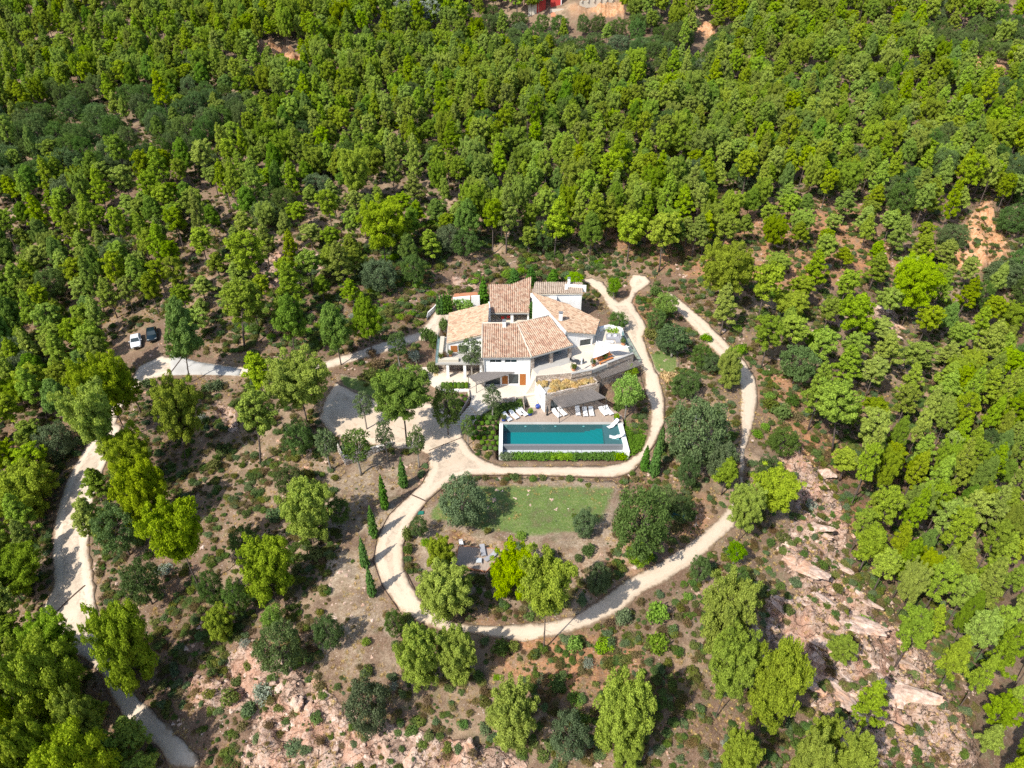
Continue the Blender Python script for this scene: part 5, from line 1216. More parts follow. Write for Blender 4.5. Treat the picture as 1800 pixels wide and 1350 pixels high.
keepR = np.where(med, np.where(fx_ < 900, 3.7, 4.4), 3.1) * np.where(oakz, 1.25, 1.0) * (1 + .9 * np.clip(dn - .5, -.15, .4)) * (1 + np.clip((cy_ - 200) / 400, 0, .4)) * np.where((fx_ > 1480) & (fy_ > 760), .8, 1.0)
cell = {}; trees = []
for (x, y, R) in PLACED: cell.setdefault((int(x // 8), int(y // 8)), []).append((x, y, max(1.2, R * .8)))
for i in np.nonzero(ok)[0]:
    x, y, r = cx_[i], cy_[i], keepR[i] * rf.uniform(.8, 1.15); a, b = int(x // 8), int(y // 8); bad = False
    for u in (-1, 0, 1):
        for v_ in (-1, 0, 1):
            for (X_, Y_, R_) in cell.get((a + u, b + v_), ()):
                if (X_ - x) ** 2 + (Y_ - y) ** 2 < (max(r, R_)) ** 2: bad = True; break
            if bad: break
        if bad: break
    if bad: continue
    cell.setdefault((a, b), []).append((x, y, r)); trees.append(i)
print('auto trees', len(trees))
POOL = {'pine': [('pine_tall', j) for j in range(7)] + [('pine_tall', j) for j in range(7)] + [('pine_wide', 0), ('pine_wide', 2), ('pine_green', 1), ('pine_green', 2)], 'oak': [('oak', j) for j in range(5)] + [('oak_grey', 0)]}
rows = []
for i in trees:
    k = 'oak' if (oakz[i] and rf.rand() < .78) or rf.rand() < .07 else 'pine'
    kind, var = POOL[k][rf.choice(len(POOL[k]), p=None)]
    tr, cr, h0, r0 = PR[kind][var]
    big = 1 + .25 * smooth(190, 300, cy_[i])
    H = h0 * rf.uniform(.62, 1.12) * big * (.8 if med[i] else 1); R = r0 * rf.uniform(.68, 1.02) * big
    if kind == 'pine_wide': R *= .66; H *= 1.05
    if kind == 'pine_green': R *= .75
    if k == 'pine' and fx_[i] > 1480 and fy_[i] > 760: R *= .72; H *= 1.1
    if k == 'oak': R *= rf.uniform(.8, 1.2); H = h0 * rf.uniform(.8, 1.35)
    tx, ty, _ = proj(cx_[i], cy_[i], cz_[i] + H * .65); size = R * FPX / float(fd_[i]) * 2
    vis_ = (-30 < float(tx) < 1830) and (-20 < float(ty) < 1370)
    rows.append([k, kind, var, i, H, R, size if vis_ else 0, float(tx), float(ty)])
def where(tx, ty):
    cols = [(110, 'by the left edge'), (240, 'far left'), (400, 'left, over the parked cars'), (560, 'left of the slope clearing'), (720, 'left of the villa'), (860, 'over the left roof'), (1000, 'over the rear roof'),
            (1140, 'over the terrace'), (1280, 'over the drive fork'), (1420, 'over the right track'), (1560, 'over the pink rocks'), (1690, 'far right'), (9999, 'by the right edge')]
    col = [c for x_, c in cols if tx < x_][0]
    rows_ = [(70, 'at the hilltop'), (140, 'just under the hilltop'), (210, 'high on the hillside'), (290, 'on the upper middle hillside'), (370, 'on the lower middle hillside'), (450, 'at the foot of the hillside'), (560, 'level with the rear roof'),
             (680, 'level with the terrace'), (800, 'level with the pool'), (920, 'level with the lawn'), (1060, 'level with the gravel bend'), (1200, 'below the gravel bend'), (9999, 'at the bottom edge')]
    return [r for y_, r in rows_ if ty < y_][0], col
def mass(name, rows_, label, cat):
    """one object that stands for the countless rest: points, each carrying a whole tree"""
    kinds = sorted(set((r[1], r[2]) for r in rows_)); hc = bpy.data.collections.new(name + '_kinds')
    for j, (kd, vr) in enumerate(kinds):
        tr, cr, h0, r0 = PR[kd][vr]; b_ = bpy.data.meshes.new(name + '_form')
        o1 = bpy.data.objects.new('a%02d' % j, cr)
        nv = len(cr.vertices); nt_ = len(tr.vertices)
        Vc = np.empty(nv * 3, np.float32); cr.vertices.foreach_get('co', Vc); Vt = np.empty(nt_ * 3, np.float32); tr.vertices.foreach_get('co', Vt)
        Fc = np.empty(len(cr.polygons) * 4, np.int32); cr.polygons.foreach_get('vertices', Fc) if False else cr.loops.foreach_get('vertex_index', Fc)
        tn = np.empty(len(cr.polygons), np.float32); cr.attributes['tint'].data.foreach_get('value', tn)
        Ft = [tuple(p.vertices) for p in tr.polygons if len(p.vertices) == 4]
        F = np.concatenate([Fc.reshape(-1, 4), np.array(Ft, np.int32) + nv])
        me = rawmesh(name + '_form', np.concatenate([Vc.reshape(-1, 3), Vt.reshape(-1, 3)]), F, mats=[cr.materials[0], tr.materials[0]],
                     midx=[0] * len(tn) + [1] * len(Ft), attrs={'tint': ('FACE', np.concatenate([tn, np.zeros(len(Ft))]))})
        o1.data = me; hc.objects.link(o1)
    n = len(rows_); me = bpy.data.meshes.new(name); me.vertices.add(n)
    me.vertices.foreach_set('co', np.array([[cx_[r[3]], cy_[r[3]], cz_[r[3]] - .12] for r in rows_], np.float32).ravel())
    a = me.attributes.new('pick', 'INT', 'POINT'); a.data.foreach_set('value', [kinds.index((r[1], r[2])) for r in rows_])
    a = me.attributes.new('siz', 'FLOAT_VECTOR', 'POINT'); a.data.foreach_set('vector', np.array([(r[5] / PR[r[1]][r[2]][3],) * 2 + (r[4] / PR[r[1]][r[2]][2],) for r in rows_], np.float32).ravel())
    a = me.attributes.new('turn', 'FLOAT', 'POINT'); a.data.foreach_set('value', rf.uniform(0, 6.28, n).astype(np.float32))
    o = bpy.data.objects.new(name, me); COL.objects.link(o)
    return scatter_mod(o, hc, label, cat)
def scatter_mod(o, hc, label, cat):
    gt = bpy.data.node_groups.new(o.name + '_nodes', 'GeometryNodeTree')
    gt.interface.new_socket('Geometry', in_out='INPUT', socket_type='NodeSocketGeometry'); gt.interface.new_socket('Geometry', in_out='OUTPUT', socket_type='NodeSocketGeometry')
    gi = gt.nodes.new('NodeGroupInput'); gout = gt.nodes.new('NodeGroupOutput'); ip = gt.nodes.new('GeometryNodeInstanceOnPoints')
    ci = gt.nodes.new('GeometryNodeCollectionInfo'); ci.inputs['Collection'].default_value = hc; ci.inputs['Separate Children'].default_value = True; ci.inputs['Reset Children'].default_value = True
    def na(nm, dt): x = gt.nodes.new('GeometryNodeInputNamedAttribute'); x.data_type = dt; x.inputs['Name'].default_value = nm; return x.outputs[0]
    cb_ = gt.nodes.new('ShaderNodeCombineXYZ'); gt.links.new(na('turn', 'FLOAT'), cb_.inputs[2])
    e2r = gt.nodes.new('FunctionNodeEulerToRotation'); gt.links.new(cb_.outputs[0], e2r.inputs[0])
    gt.links.new(gi.outputs[0], ip.inputs['Points']); gt.links.new(ci.outputs[0], ip.inputs['Instance']); ip.inputs['Pick Instance'].default_value = True
    gt.links.new(na('pick', 'INT'), ip.inputs['Instance Index']); gt.links.new(e2r.outputs[0], ip.inputs['Rotation']); gt.links.new(na('siz', 'FLOAT_VECTOR'), ip.inputs['Scale'])
    gt.links.new(ip.outputs[0], gout.inputs[0]); m = o.modifiers.new('scatter', 'NODES'); m.node_group = gt
    return tag(o, label, cat, kind='stuff')
ranked = {'pine': sorted([r for r in rows if r[0] == 'pine'], key=lambda r: -r[6]), 'oak': sorted([r for r in rows if r[0] == 'oak'], key=lambda r: -r[6])}
nh = {'pine': sum(1 for o in COL.objects if o.name.startswith('pine_tree')), 'oak': sum(1 for o in COL.objects if o.name.startswith('oak_tree'))}
rest = []
for k in ('pine', 'oak'):
    lim = 300 - nh[k]
    for r in ranked[k][:lim]:
        if r[6] <= 0: rest.append(r); continue
        i = r[3]; row, colm = where(r[7], r[8])
        sz = 'tall' if r[4] > 9.8 else 'medium-sized' if r[4] > 8 else 'short'
        if k == 'oak': sz = 'broad' if r[5] > 3.2 else 'small'
        form = {'pine_tall': 'narrow' if r[5] < 2.4 else 'full-crowned', 'pine_wide': 'spreading', 'pine_green': 'deep green', 'oak': 'dark', 'oak_grey': 'grey-green'}[r[1]]
        plant(r[1], cx_[i], cy_[i], cz_[i], r[4], r[5], f'{sz} {form} {k} {row}, {colm}', f'{k}s {row}, {colm}', r[2])
    rest += ranked[k][lim:]
print('rest', len(rest))
mass('far_woods', rest, 'continuous mass of far pine and oak wood covering the hillside', 'woods')
for q in [(735, 55, 5), (712, 60, 0), (760, 58, 2)]:
    T('silver_tree', q[0], q[1], q[2] - 14, 40, 'pale silvery poplar near the top of the picture, %s of three' % {735: 'middle', 712: 'left', 760: 'right'}[q[0]])

# scrub in the clearings: shrubs one can count, then the low cover nobody could
HP = [(x, y, R) for x, y, R in PLACED]
n = 5200
sy_ = 34 + 150 * rf.rand(n) ** .9; sx_ = rf.uniform(-1, 1, n) * (sy_ * .75 + 20)
sz_ = bil(HT, sx_, sy_); px_, py_, pd_ = proj(sx_, sy_, sz_)
pth = np.maximum.reduce([sdist(sx_, sy_, q) for q in (wd1, wd2, wd3)]); hs_ = sdist(sx_, sy_, HOUSE_W)
NOSH = [[(700,845),(1095,845),(1090,900),(1060,1000),(740,1000),(690,950)],[(585,655),(720,690),(700,712),(590,685)],[(1138,615),(1196,615),(1190,668),(1145,668)],[(585,790),(750,800),(690,1010),(690,1180),(560,1180),(600,960)]]
okS = (px_ > -10) & (px_ < 1810) & (py_ < 1365) & (py_ > 380) & (pth < -.9) & (hs_ < -.6) & (inpoly(px_, py_, CLEAR) | np.logical_or.reduce([inpoly(px_, py_, q) for q in MEDIUM]))
for q in NOSH: okS &= ~inpoly(px_, py_, q) | (rf.rand(n) < .04)
den = fbm(sx_ * .12, sy_ * .12 + 9, 3); okS &= (den > .42) | (rf.rand(n) < .35)
cnt = 0; used = []
for i in np.nonzero(okS)[0]:
    x, y = sx_[i], sy_[i]; R = .45 + .9 * rf.rand() ** 2
    if any((x - a) ** 2 + (y - b) ** 2 < (R * .6 + min(c, 1.4) * .8) ** 2 for a, b, c in HP if abs(x - a) < 4): continue
    if any((x - a) ** 2 + (y - b) ** 2 < (R + c + .35) ** 2 for a, b, c in used if abs(x - a) < 3): continue
    used.append((x, y, R)); sty = ['green', 'dark', 'grey', 'yellow', 'heather', 'silver'][rf.choice(6, p=[.34, .2, .12, .08, .22, .04])]
    me = SH[sty][rf.randint(len(SH[sty]))]; o = bpy.data.objects.new('shrub', me); COL.objects.link(o)
    o.location = (x, y, sz_[i] - .08); o.rotation_euler = (0, 0, rf.uniform(0, 6.28)); o.scale = (R, R, R * rf.uniform(.7, 1.15))
    zone = 'on the slope left of the parking' if px_[i] < 620 and py_[i] < 850 else 'on the slope above the house' if py_[i] < 560 else 'in the lower left scrub' if px_[i] < 620 else \
        'inside the gravel loop' if px_[i] < 1120 and py_[i] < 1100 else 'in the lower middle scrub' if px_[i] < 1180 else 'right of the track' if py_[i] < 900 else 'among the pink rocks'
    col_ = {'green': 'green', 'dark': 'dark green', 'grey': 'grey-green', 'yellow': 'yellow-green', 'heather': 'brown-green', 'silver': 'silvery'}[sty]
    tag(o, f'{"large" if R > .95 else "small" if R < .6 else "middling"} {col_} shrub {zone}', 'shrub', f'wild shrubs {zone}')
    cnt += 1
    if cnt >= 235: break
print('shrubs', cnt)
def cover(name, n, mk, label, cat, accept, protos, smin, smax, ymax=230):
    y = 32 + (ymax - 32) * rf.rand(n) ** .85; x = rf.uniform(-1, 1, n) * (y * .78 + 22); z = bil(HT, x, y); px, py, pd = proj(x, y, z)
    a = (px > -30) & (px < 1830) & (py < 1400) & accept(x, y, px, py); x, y, z = x[a], y[a], z[a]; m_ = len(x)
    hc = bpy.data.collections.new(name + '_kinds')
    for j, me in enumerate(protos): hc.objects.link(bpy.data.objects.new('%s%02d' % (name[:3], j), me))
    me = bpy.data.meshes.new(name); me.vertices.add(m_); me.vertices.foreach_set('co', np.stack([x, y, z - .03], 1).astype(np.float32).ravel())
    q = me.attributes.new('pick', 'INT', 'POINT'); q.data.foreach_set('value', rf.randint(0, len(protos), m_))
    s = smin + (smax - smin) * rf.rand(m_) ** 2.2
    q = me.attributes.new('siz', 'FLOAT_VECTOR', 'POINT'); q.data.foreach_set('vector', np.stack([s, s, s * rf.uniform(.6, 1.1, m_)], 1).astype(np.float32).ravel())
    q = me.attributes.new('turn', 'FLOAT', 'POINT'); q.data.foreach_set('value', rf.uniform(0, 6.28, m_).astype(np.float32))
    o = bpy.data.objects.new(name, me); COL.objects.link(o); scatter_mod(o, hc, label, cat); print(name, m_)
offp = lambda x, y, d=.4: (np.maximum.reduce([sdist(x, y, q) for q in (wd1, wd2, wd3)]) < -d) & (sdist(x, y, HOUSE_W) < -.5)
def small(me_list, k): return me_list
def acc_scrub(x, y, px, py):
    no = np.zeros(x.shape, bool)
    for q in NOSH: no |= inpoly(px, py, q)
    return offp(x, y) & ((bil(aR, x, y) < .5) | (rf.rand(len(x)) < .35)) & (~no | (rf.rand(len(x)) < .03)) & ((fbm(x * .22, y * .22 + 3, 3) > .48) | (rf.rand(len(x)) < .3))
cover('undergrowth', 110000, None, 'low scrub, seedlings and heather covering the open slopes', 'undergrowth', acc_scrub,
      [SH['green'][0], SH['green'][2], SH['dark'][0], SH['heather'][0], SH['heather'][1], SH['heather'][2], SH['green'][3], SH['grey'][0]], .12, .72)
THICK = [(640,560),(745,575),(760,530),(800,508),(858,492),(1050,482),(1075,470),(1060,445),(960,432),(860,415),(760,390),(640,430),(500,500),(420,560),(430,610),(560,615)]
cover('thicket', 60000, None, 'dense green and brown scrub on the slope behind the villa', 'undergrowth', lambda x, y, px, py: offp(x, y, .8) & inpoly(px, py, THICK) & (fbm(x * .3, y * .3 + 30, 3) > .40), [SH['green'][1], SH['green'][4], SH['dark'][1], SH['heather'][0], SH['grey'][1], SH['yellow'][0]], .35, 1.05)
def tuft(seed):
    rs = np.random.RandomState(seed); n = 34; V = []
    for k in range(n):
        a = rs.uniform(0, 6.28); r = rs.uniform(0, .3); c = np.array([math.cos(a) * r, math.sin(a) * r, 0]); o_ = np.array([math.cos(a), math.sin(a), 0]) * rs.uniform(.2, .6) + np.array([0, 0, rs.uniform(.3, .8)])
        b_ = np.array([-math.sin(a), math.cos(a), 0]) * .035; V += [c - b_, c + b_, c + o_ + b_ * .5, c + o_ - b_ * .5]
    return rawmesh('tuft', np.array(V), np.arange(n * 4).reshape(-1, 4), mats=[M['dry_grass']], attrs={'tint': ('FACE', rs.rand(n))})
cover('dry_grass', 70000, None, 'thin straw-coloured grass tufts over the open ground', 'grass', lambda x, y, px, py: offp(x, y, -.35) & (fbm(x * .2 + 30, y * .2, 3) > .40), [tuft(i) for i in range(4)], .12, .5, 140)
def pebble(seed):
    rs = np.random.RandomState(seed); b = MB(); V = []
    import bmesh
    bm = bmesh.new(); bmesh.ops.create_icosphere(bm, subdivisions=4, radius=.5)
    for v in bm.verts:
        f = 1 + .35 * math.sin(v.co.x * 7 + seed) * math.sin(v.co.y * 6 + seed * 2) + .07 * rs.normal() + .15 * math.floor(3 * math.sin(v.co.x * 9 + v.co.z * 7 + seed)) / 3; v.co *= f; v.co.z *= .62; v.co.x *= 1.25
    me = bpy.data.meshes.new('pebble'); bm.to_mesh(me); bm.free(); me.materials.append(M['rock_face']); return me
n_ = N('rock_face'); p_ = n_.geo(); f_ = n_.noise(p_, 1.6, 7, .7); h_ = n_.noise(p_, .35, 3)
c_ = n_.ramp(f_, [(.3, (.26, .17, .13)), (.5, (.52, .38, .30)), (.7, (.70, .58, .50))]); c_ = n_.mix(n_.math('MULTIPLY', n_.step(h_, .5, .65), .55), c_, (.56, .30, .17))
n_.princ(c_, .95, .1, n_.bump(f_, .7, .12))
PEB = [pebble(i) for i in range(5)]
cover('stones', 16000, None, 'loose pale stones lying on the slopes', 'stones', lambda x, y, px, py: (offp(x, y, .3) | (offp(x, y, -.6) & (rf.rand(len(x)) < .5))) & ((bil(aR, x, y) > .3) | (fbm(x * .18 + 60, y * .18, 3) > .60)), PEB, .08, .6, 150)
# boulders
nb_ = 0
by_ = 34 + 90 * rf.rand(4000); bx_ = rf.uniform(-1, 1, 4000) * (by_ * .72 + 14)
sel = (bil(aR, bx_, by_) > .55) & offp(bx_, by_, .8)
for i in np.nonzero(sel)[0]:
    px, py, pd = proj(bx_[i], by_[i], bil(HT, bx_[i], by_[i])[0])
    if not (0 < px < 1800 and 400 < py < 1350): continue
    o = bpy.data.objects.new('boulder', PEB[rf.randint(5)]); COL.objects.link(o); s = .5 + 1.1 * rf.rand() ** 2.5
    o.location = (bx_[i], by_[i], hz(bx_[i], by_[i]) + .05 * s); o.rotation_euler = (rf.uniform(-.3, .3), rf.uniform(-.3, .3), rf.uniform(0, 6.28)); o.scale = (s * rf.uniform(.8, 1.5), s, s * rf.uniform(.6, 1))
    zn = 'on the lower left rock face' if px < 1000 and py > 900 else 'on the pink rock slab at right' if px > 1200 else 'on the rocky slope near the house'
    if zn.startswith('on the pink'):
        o.rotation_euler[2] = -.75 + rf.uniform(-.3, .3)
        if rf.rand() < .4: s *= 2.2; o.scale = (s * 2.0, s * .9, s * .55); o.location.z -= .12 * s
    tag(o, f'{"large" if s > .95 else "small"} pinkish boulder {zn}', 'boulder', f'boulders {zn}'); nb_ += 1
    if nb_ >= 110: break
# ------------------------------------------------------------------ furniture and small things
def lounger(x, y, z, rz, label, group='white loungers on the pool deck', up=.35, sc=1.0, cush='white_cushion', fr='white_metal'):
    t = thing('sun_lounger', (x, y, z), label, 'sun lounger', group, 0)
    f = MB(); c = MB(); pr = [(-1.0, .32), (.25, .32), (.95, .32 + up)]
    for s in (-.34, .34): f.tube([(x + s, y + a, z + h - .06) for a, h in pr], .03, 6)
    f.build('frame', M[fr], t)
    for s in (-.32, .32):
        for a in (-.85, .35): MB().tube([(x + s, y + a, z), (x + s, y + a, z + .28)], .025, 6).build('leg', M[fr], t)
    for (a, h), (b, k) in zip(pr[:-1], pr[1:]): c.bar((x, y + a, z + h), (x, y + b - .01, z + k), .68, .11)
    c.build('cushion', M[cush], t, bevel=.02)
    t.rotation_euler = (0, 0, rz); t.scale = (sc,) * 3; return t
for i, (a, b, rz) in enumerate([(215, 315, 35), (300, 290, 35), (360, 245, 33), (410, 255, 35)]):
    x, y, _ = Z6(a, b, 1.0); lounger(x, y, 1.0, math.radians(rz), ['white lounger nearest the left corner of the pool', 'second white lounger from the left corner of the pool', 'white lounger half behind its neighbour, left of the potted plant', 'white lounger just left of the potted plant'][i])
for i, (a, b, rz, u) in enumerate([(815, 270, 32, .3), (885, 250, 32, .3), (1075, 245, 2, .35), (1165, 255, 3, .3), (1240, 250, 3, .3), (1385, 245, 25, .25), (1450, 240, 28, .4)]):
    x, y, _ = Z6(a, b, 1.0); lounger(x, y, 1.0, math.radians(rz), ['white lounger beside the dark garden statue', 'white lounger left of the pergola post', 'single white lounger half shaded by the pergola', 'left half of the double white lounger', 'right half of the double white lounger', 'white lounger near the right end of the pergola', 'white lounger beside the right potted plant'][i], up=u)
def chaise(px, py, rz, label):
    x, y, z = P(px, py, .85); t = thing('wave_chaise', (x, y, .82), label, 'sun lounger', 'wave chaises in the pool')
    pts = [(-1.0, .28), (-.75, .22), (-.4, .12), (-.1, .16), (.2, .42), (.45, .42), (.8, .72), (1.0, .95)]; b = MB()
    for (a, h), (c, k) in zip(pts[:-1], pts[1:]): b.bar((x + a, y, .82 + h), (x + c + .01, y, .82 + k), .62, .07)
    b.build('seat', M['white_cushion'], t); s = MB(); s.bar((x - .5, y, .80), (x - .5, y, .95), .5, .06); s.prism([(x - .6, y - .25), (x + .4, y - .25), (x + .4, y + .25), (x - .6, y + .25)], .80, .9); s.build('foot', M['white_cushion'], t)
    t.rotation_euler = (0, 0, rz)
chaise(1077, 749, math.radians(38), 'white wave-shaped chaise at the back of the shallow shelf'); chaise(1083, 770, math.radians(-6), 'white wave-shaped chaise at the front of the shallow shelf')
def pot(px, py, z, mat, label, R=.32, H=.5, plantk=None):
    x, y, _ = P(px, py, z); t = thing('planter_pot', (x, y, z), label, 'plant pot')
    MB().lathe([(R * .7, 0), (R, H * .55), (R * .92, H), (R * .8, H * .98)], (x, y, z), 20).build('pot', M[mat], t, smoothed=True)
    if plantk:
        o = bpy.data.objects.new('plant', SH[plantk][0]); COL.objects.link(o); o.parent = t; o.location = (0, 0, H * .8); o.scale = (.5, .5, .75)
pot(860 + 495 / 6.923, 690 + 275 / 6.923, 1.0, 'blue_glaze', 'blue glazed pot with a bright green plant in front of the stairs', .36, .5, 'yellow')
pot(860 + 588 / 6.923, 690 + 190 / 6.923, 1.0, 'blue_glaze', 'empty cobalt blue pot at the foot of the stairs', .36, .6)
pot(860 + 1540 / 6.923, 690 + 335 / 6.923, 1.0, 'blue_glaze', 'blue pot with a bright plant at the right end of the deck', .32, .45, 'yellow')
pot(860 + 175 / 6.923, 690 + 345 / 6.923, 1.0, 'blue_glaze', 'blue pot with a plant at the left corner of the pool', .32, .4, 'green')
pot(560 + 1700 / 6, 590 + 680 / 6, 1.6, 'orange_pot', 'broad pale orange basin by the entrance ramp', .6, .45)
pot(940 + 1165 / 7.5, 470 + 1025 / 7.5, 5.5, 'terracotta', 'terracotta pot with a dark plant by the glass balustrade', .35, .4, 'dark'); pot(1008, 651, 5.5, 'terracotta', 'pot with a leafy shrub at the front edge of the terrace', .35, .35, 'green'); pot(1043, 643, 5.5, 'terracotta', 'pot with a dark shrub right of the closed parasol', .35, .35, 'dark')
pot(1062, 633, 5.5, 'terracotta', 'pot with a green shrub below the shade sail', .3, .3, 'green')
for i, (a, b) in enumerate([(775, 632), (782, 628), (792, 626)]): pot(a, b, 5.25, 'terracotta', 'clipped plant on the left balcony, %s' % ['nearest the glass', 'middle one', 'nearest the wooden shutter'][i], .3, .3, ['green', 'heather', 'green'][i])
# dark figure-like garden statue
x, y, _ = Z6(705, 275, 1.0); MB().lathe([(.2, 0), (.2, .1), (.12, .15), (.16, .7), (.2, 1.1), (.08, 1.4), (.12, 1.55), (.05, 1.75)], (x, y, 1.0), 14)
t = thing('garden_statue', (x, y, 1.0), 'slender dark statue against the stone front of the pool house', 'statue')
MB().lathe([(.2, 0), (.2, .12)], (x, y, 1.0), 14).build('plinth', M['dark_metal'], t); MB().lathe([(.12, .12), (.16, .7), (.2, 1.1), (.08, 1.4), (.12, 1.55), (.05, 1.75)], (x, y, 1.0), 14).build('figure', M['dark_metal'], t, smoothed=True)
# sofa, dining set, bistro set, parasol, sail
def boxes(t, name, mat, lst, bevel=.02):
    b = MB()
    for (cx_, cy_, z), s in lst: b.box((t.location.x + cx_, t.location.y + cy_, t.location.z + z), s)
    return b.build(name, M[mat], t, bevel=bevel)
x, y, _ = Z4(1030, 960, 5.5); t = thing('corner_sofa', (x, y, 5.5), 'grey corner sofa in front of the curved white seat on the terrace', 'sofa')
boxes(t, 'seat', 'grey_cushion', [((0, .3, 0), (2.2, .8, .42)), ((.75, -.6, 0), (.8, 1.0, .42))]); boxes(t, 'backrest', 'grey_cushion', [((0, .78, 0), (2.2, .2, .8)), ((1.22, -.1, 0), (.2, 1.9, .8))]); boxes(t, 'cushion', 'white_cushion', [((-.6, .55, .42), (.5, .2, .3)), ((.4, .55, .42), (.5, .2, .3))])
x, y, _ = Z4(985, 1000, 5.5); t = thing('low_table', (x, y, 5.5), 'low white table in front of the grey corner sofa', 'table'); boxes(t, 'tabletop', 'white_metal', [((0, 0, .3), (1.3, .6, .06))])
for a in (-.55, .55):
    for b in (-.22, .22): boxes(t, 'leg', 'white_metal', [((a, b, 0), (.05, .05, .3))], 0)
x, y, _ = Z4(905, 1170, 6.2); ang = math.atan2(td[1] - tc[1], td[0] - tc[0])
t = thing('dining_table', (x, y, 5.5), 'long orange wooden dining table under the white shade sail', 'table'); boxes(t, 'tabletop', 'orange_wood', [((0, 0, .70), (3.0, .95, .06))])
for a in (-1.3, 1.3):
    for b in (-.38, .38): boxes(t, 'leg', 'orange_wood', [((a, b, 0), (.08, .08, .7))], 0)
t.rotation_euler[2] = ang
for s, nm in ((-1, 'front'), (1, 'rear')):
    bx_, by2 = x - math.sin(ang) * s * .8, y + math.cos(ang) * s * .8; t = thing('bench', (bx_, by2, 5.5), f'orange wooden bench along the {"terrace edge" if s < 0 else "villa"} side of the dining table', 'bench')
    boxes(t, 'seat', 'orange_wood', [((0, 0, .42), (2.7, .35, .05))])
    for a in (-1.2, 1.2): boxes(t, 'leg', 'orange_wood', [((a, 0, 0), (.08, .3, .42))], 0)
    t.rotation_euler[2] = ang
def chair(x, y, z, rz, mat, label, group):
    t = thing('garden_chair', (x, y, z), label, 'chair', group); boxes(t, 'seat', mat, [((0, 0, .42), (.5, .5, .06))]); boxes(t, 'backrest', mat, [((0, .24, .48), (.5, .05, .42))])
    for a in (-.21, .21):
        for b in (-.21, .21): boxes(t, 'leg', mat, [((a, b, 0), (.04, .04, .42))], 0)
    t.rotation_euler[2] = rz
x, y, _ = Z7(650, 400, 5.5)
t = thing('round_table', (x, y, 5.5), 'small dark round table left of the closed white parasol', 'table'); MB().lathe([(.5, .7), (.5, .74)], (x, y, 5.5), 24).build('tabletop', M['dark_metal'], t); MB().tube([(x, y, 5.5), (x, y, 6.2)], .04).build('leg', M['dark_metal'], t)
for a, lb in ((.3, 'dark chair on the sofa side of the round table'), (2.4, 'dark chair left of the round table'), (4.4, 'dark chair at the front of the round table')): chair(x + .95 * math.cos(a), y + .95 * math.sin(a), 5.5, a - 1.57, 'dark_metal', lb, 'chairs at the round table')
x, y, _ = Z7(715, 480, 5.5); t = thing('closed_parasol', (x, y, 5.5), 'closed white parasol on the upper terrace', 'parasol'); MB().tube([(x, y, 5.5), (x, y, 7.9)], .035).build('pole', M['white_metal'], t); MB().lathe([(.07, 1.0), (.15, 1.3), (.09, 2.2), (.03, 2.45)], (x, y, 5.5), 10).build('canopy', M['sail_cloth'], t); MB().lathe([(.3, 0), (.3, .06)], (x, y, 5.5), 16).build('base', M['concrete'], t)
s0, s1_, s2_ = Vector(Z4(812, 965, 7.9)), Vector(Z4(1250, 1043, 7.8)), Vector(Z4(762, 1200, 7.3)); mm = Vector(Z4(985, 1110, 7.0))
t = thing('shade_sail', tuple(s2_), 'white shade sail with a dark slit stretched over the terrace dining table', 'shade sail')
def sailtri(a, b, c, name, mat, n=8):
    V_, F_ = [], []; idx = {}
    for i in range(n + 1):
        for j in range(n + 1 - i):
            u, v = i / n, j / n; w_ = 1 - u - v; p = a * w_ + b * u + c * v; p = p - Vector((0, 0, 1.1 * (u * v + v * w_ + u * w_) * .5)); idx[i, j] = len(V_); V_.append(p)
    for i in range(n):
        for j in range(n - i):
            F_.append((idx[i, j], idx[i + 1, j], idx[i, j + 1]))
            if i + j < n - 1: F_.append((idx[i + 1, j], idx[i + 1, j + 1], idx[i, j + 1]))
    m_ = MB(); m_.v = [tuple(v) for v in V_]; m_.f = F_; o = m_.build(name, M[mat], t); sd_ = o.modifiers.new('thickness', 'SOLIDIFY'); sd_.thickness = .02
sailtri(s0, mm, s2_, 'canopy', 'sail_cloth'); sailtri(s0 + Vector((.25, -.05, 0)), s1_, mm + Vector((.18, .05, 0)), 'canopy', 'sail_cloth')
sl2 = MB(); sl2.bar(tuple(s0.lerp(mm, .15) - Vector((0, 0, .12))), tuple(s0.lerp(mm, .85) - Vector((0, 0, .12))), .1, .01); sl2.build('seam', M['dark_metal'], t)
for p in (s1_, s2_, mm): MB().tube([(p.x, p.y, 5.5), (p.x, p.y, p.z + .1)], .05).build('pole', M['orange_wood' if p is mm else 'grey_metal'], t)
for i, (a, b) in enumerate([(365, 245), (400, 232), (440, 228)]):
    x, y, _ = Z7(a, b, 5.9); x, y = x - .3, y + .6; chair(x, y, 5.5, .4, 'teal_cushion', 'pale teal chair under the loggia, %s of three' % ['left', 'middle', 'right'][i], 'teal chairs in the loggia')
for i, (a, b) in enumerate([(640, 385), (680, 380)]): 
    x, y, _ = Z1(a, b, 6.0); chair(x, y, 5.5, 3.14, 'red_fabric', 'red chair in the shade of the rear veranda, %s one' % ['left', 'right'][i], 'red chairs on the veranda')
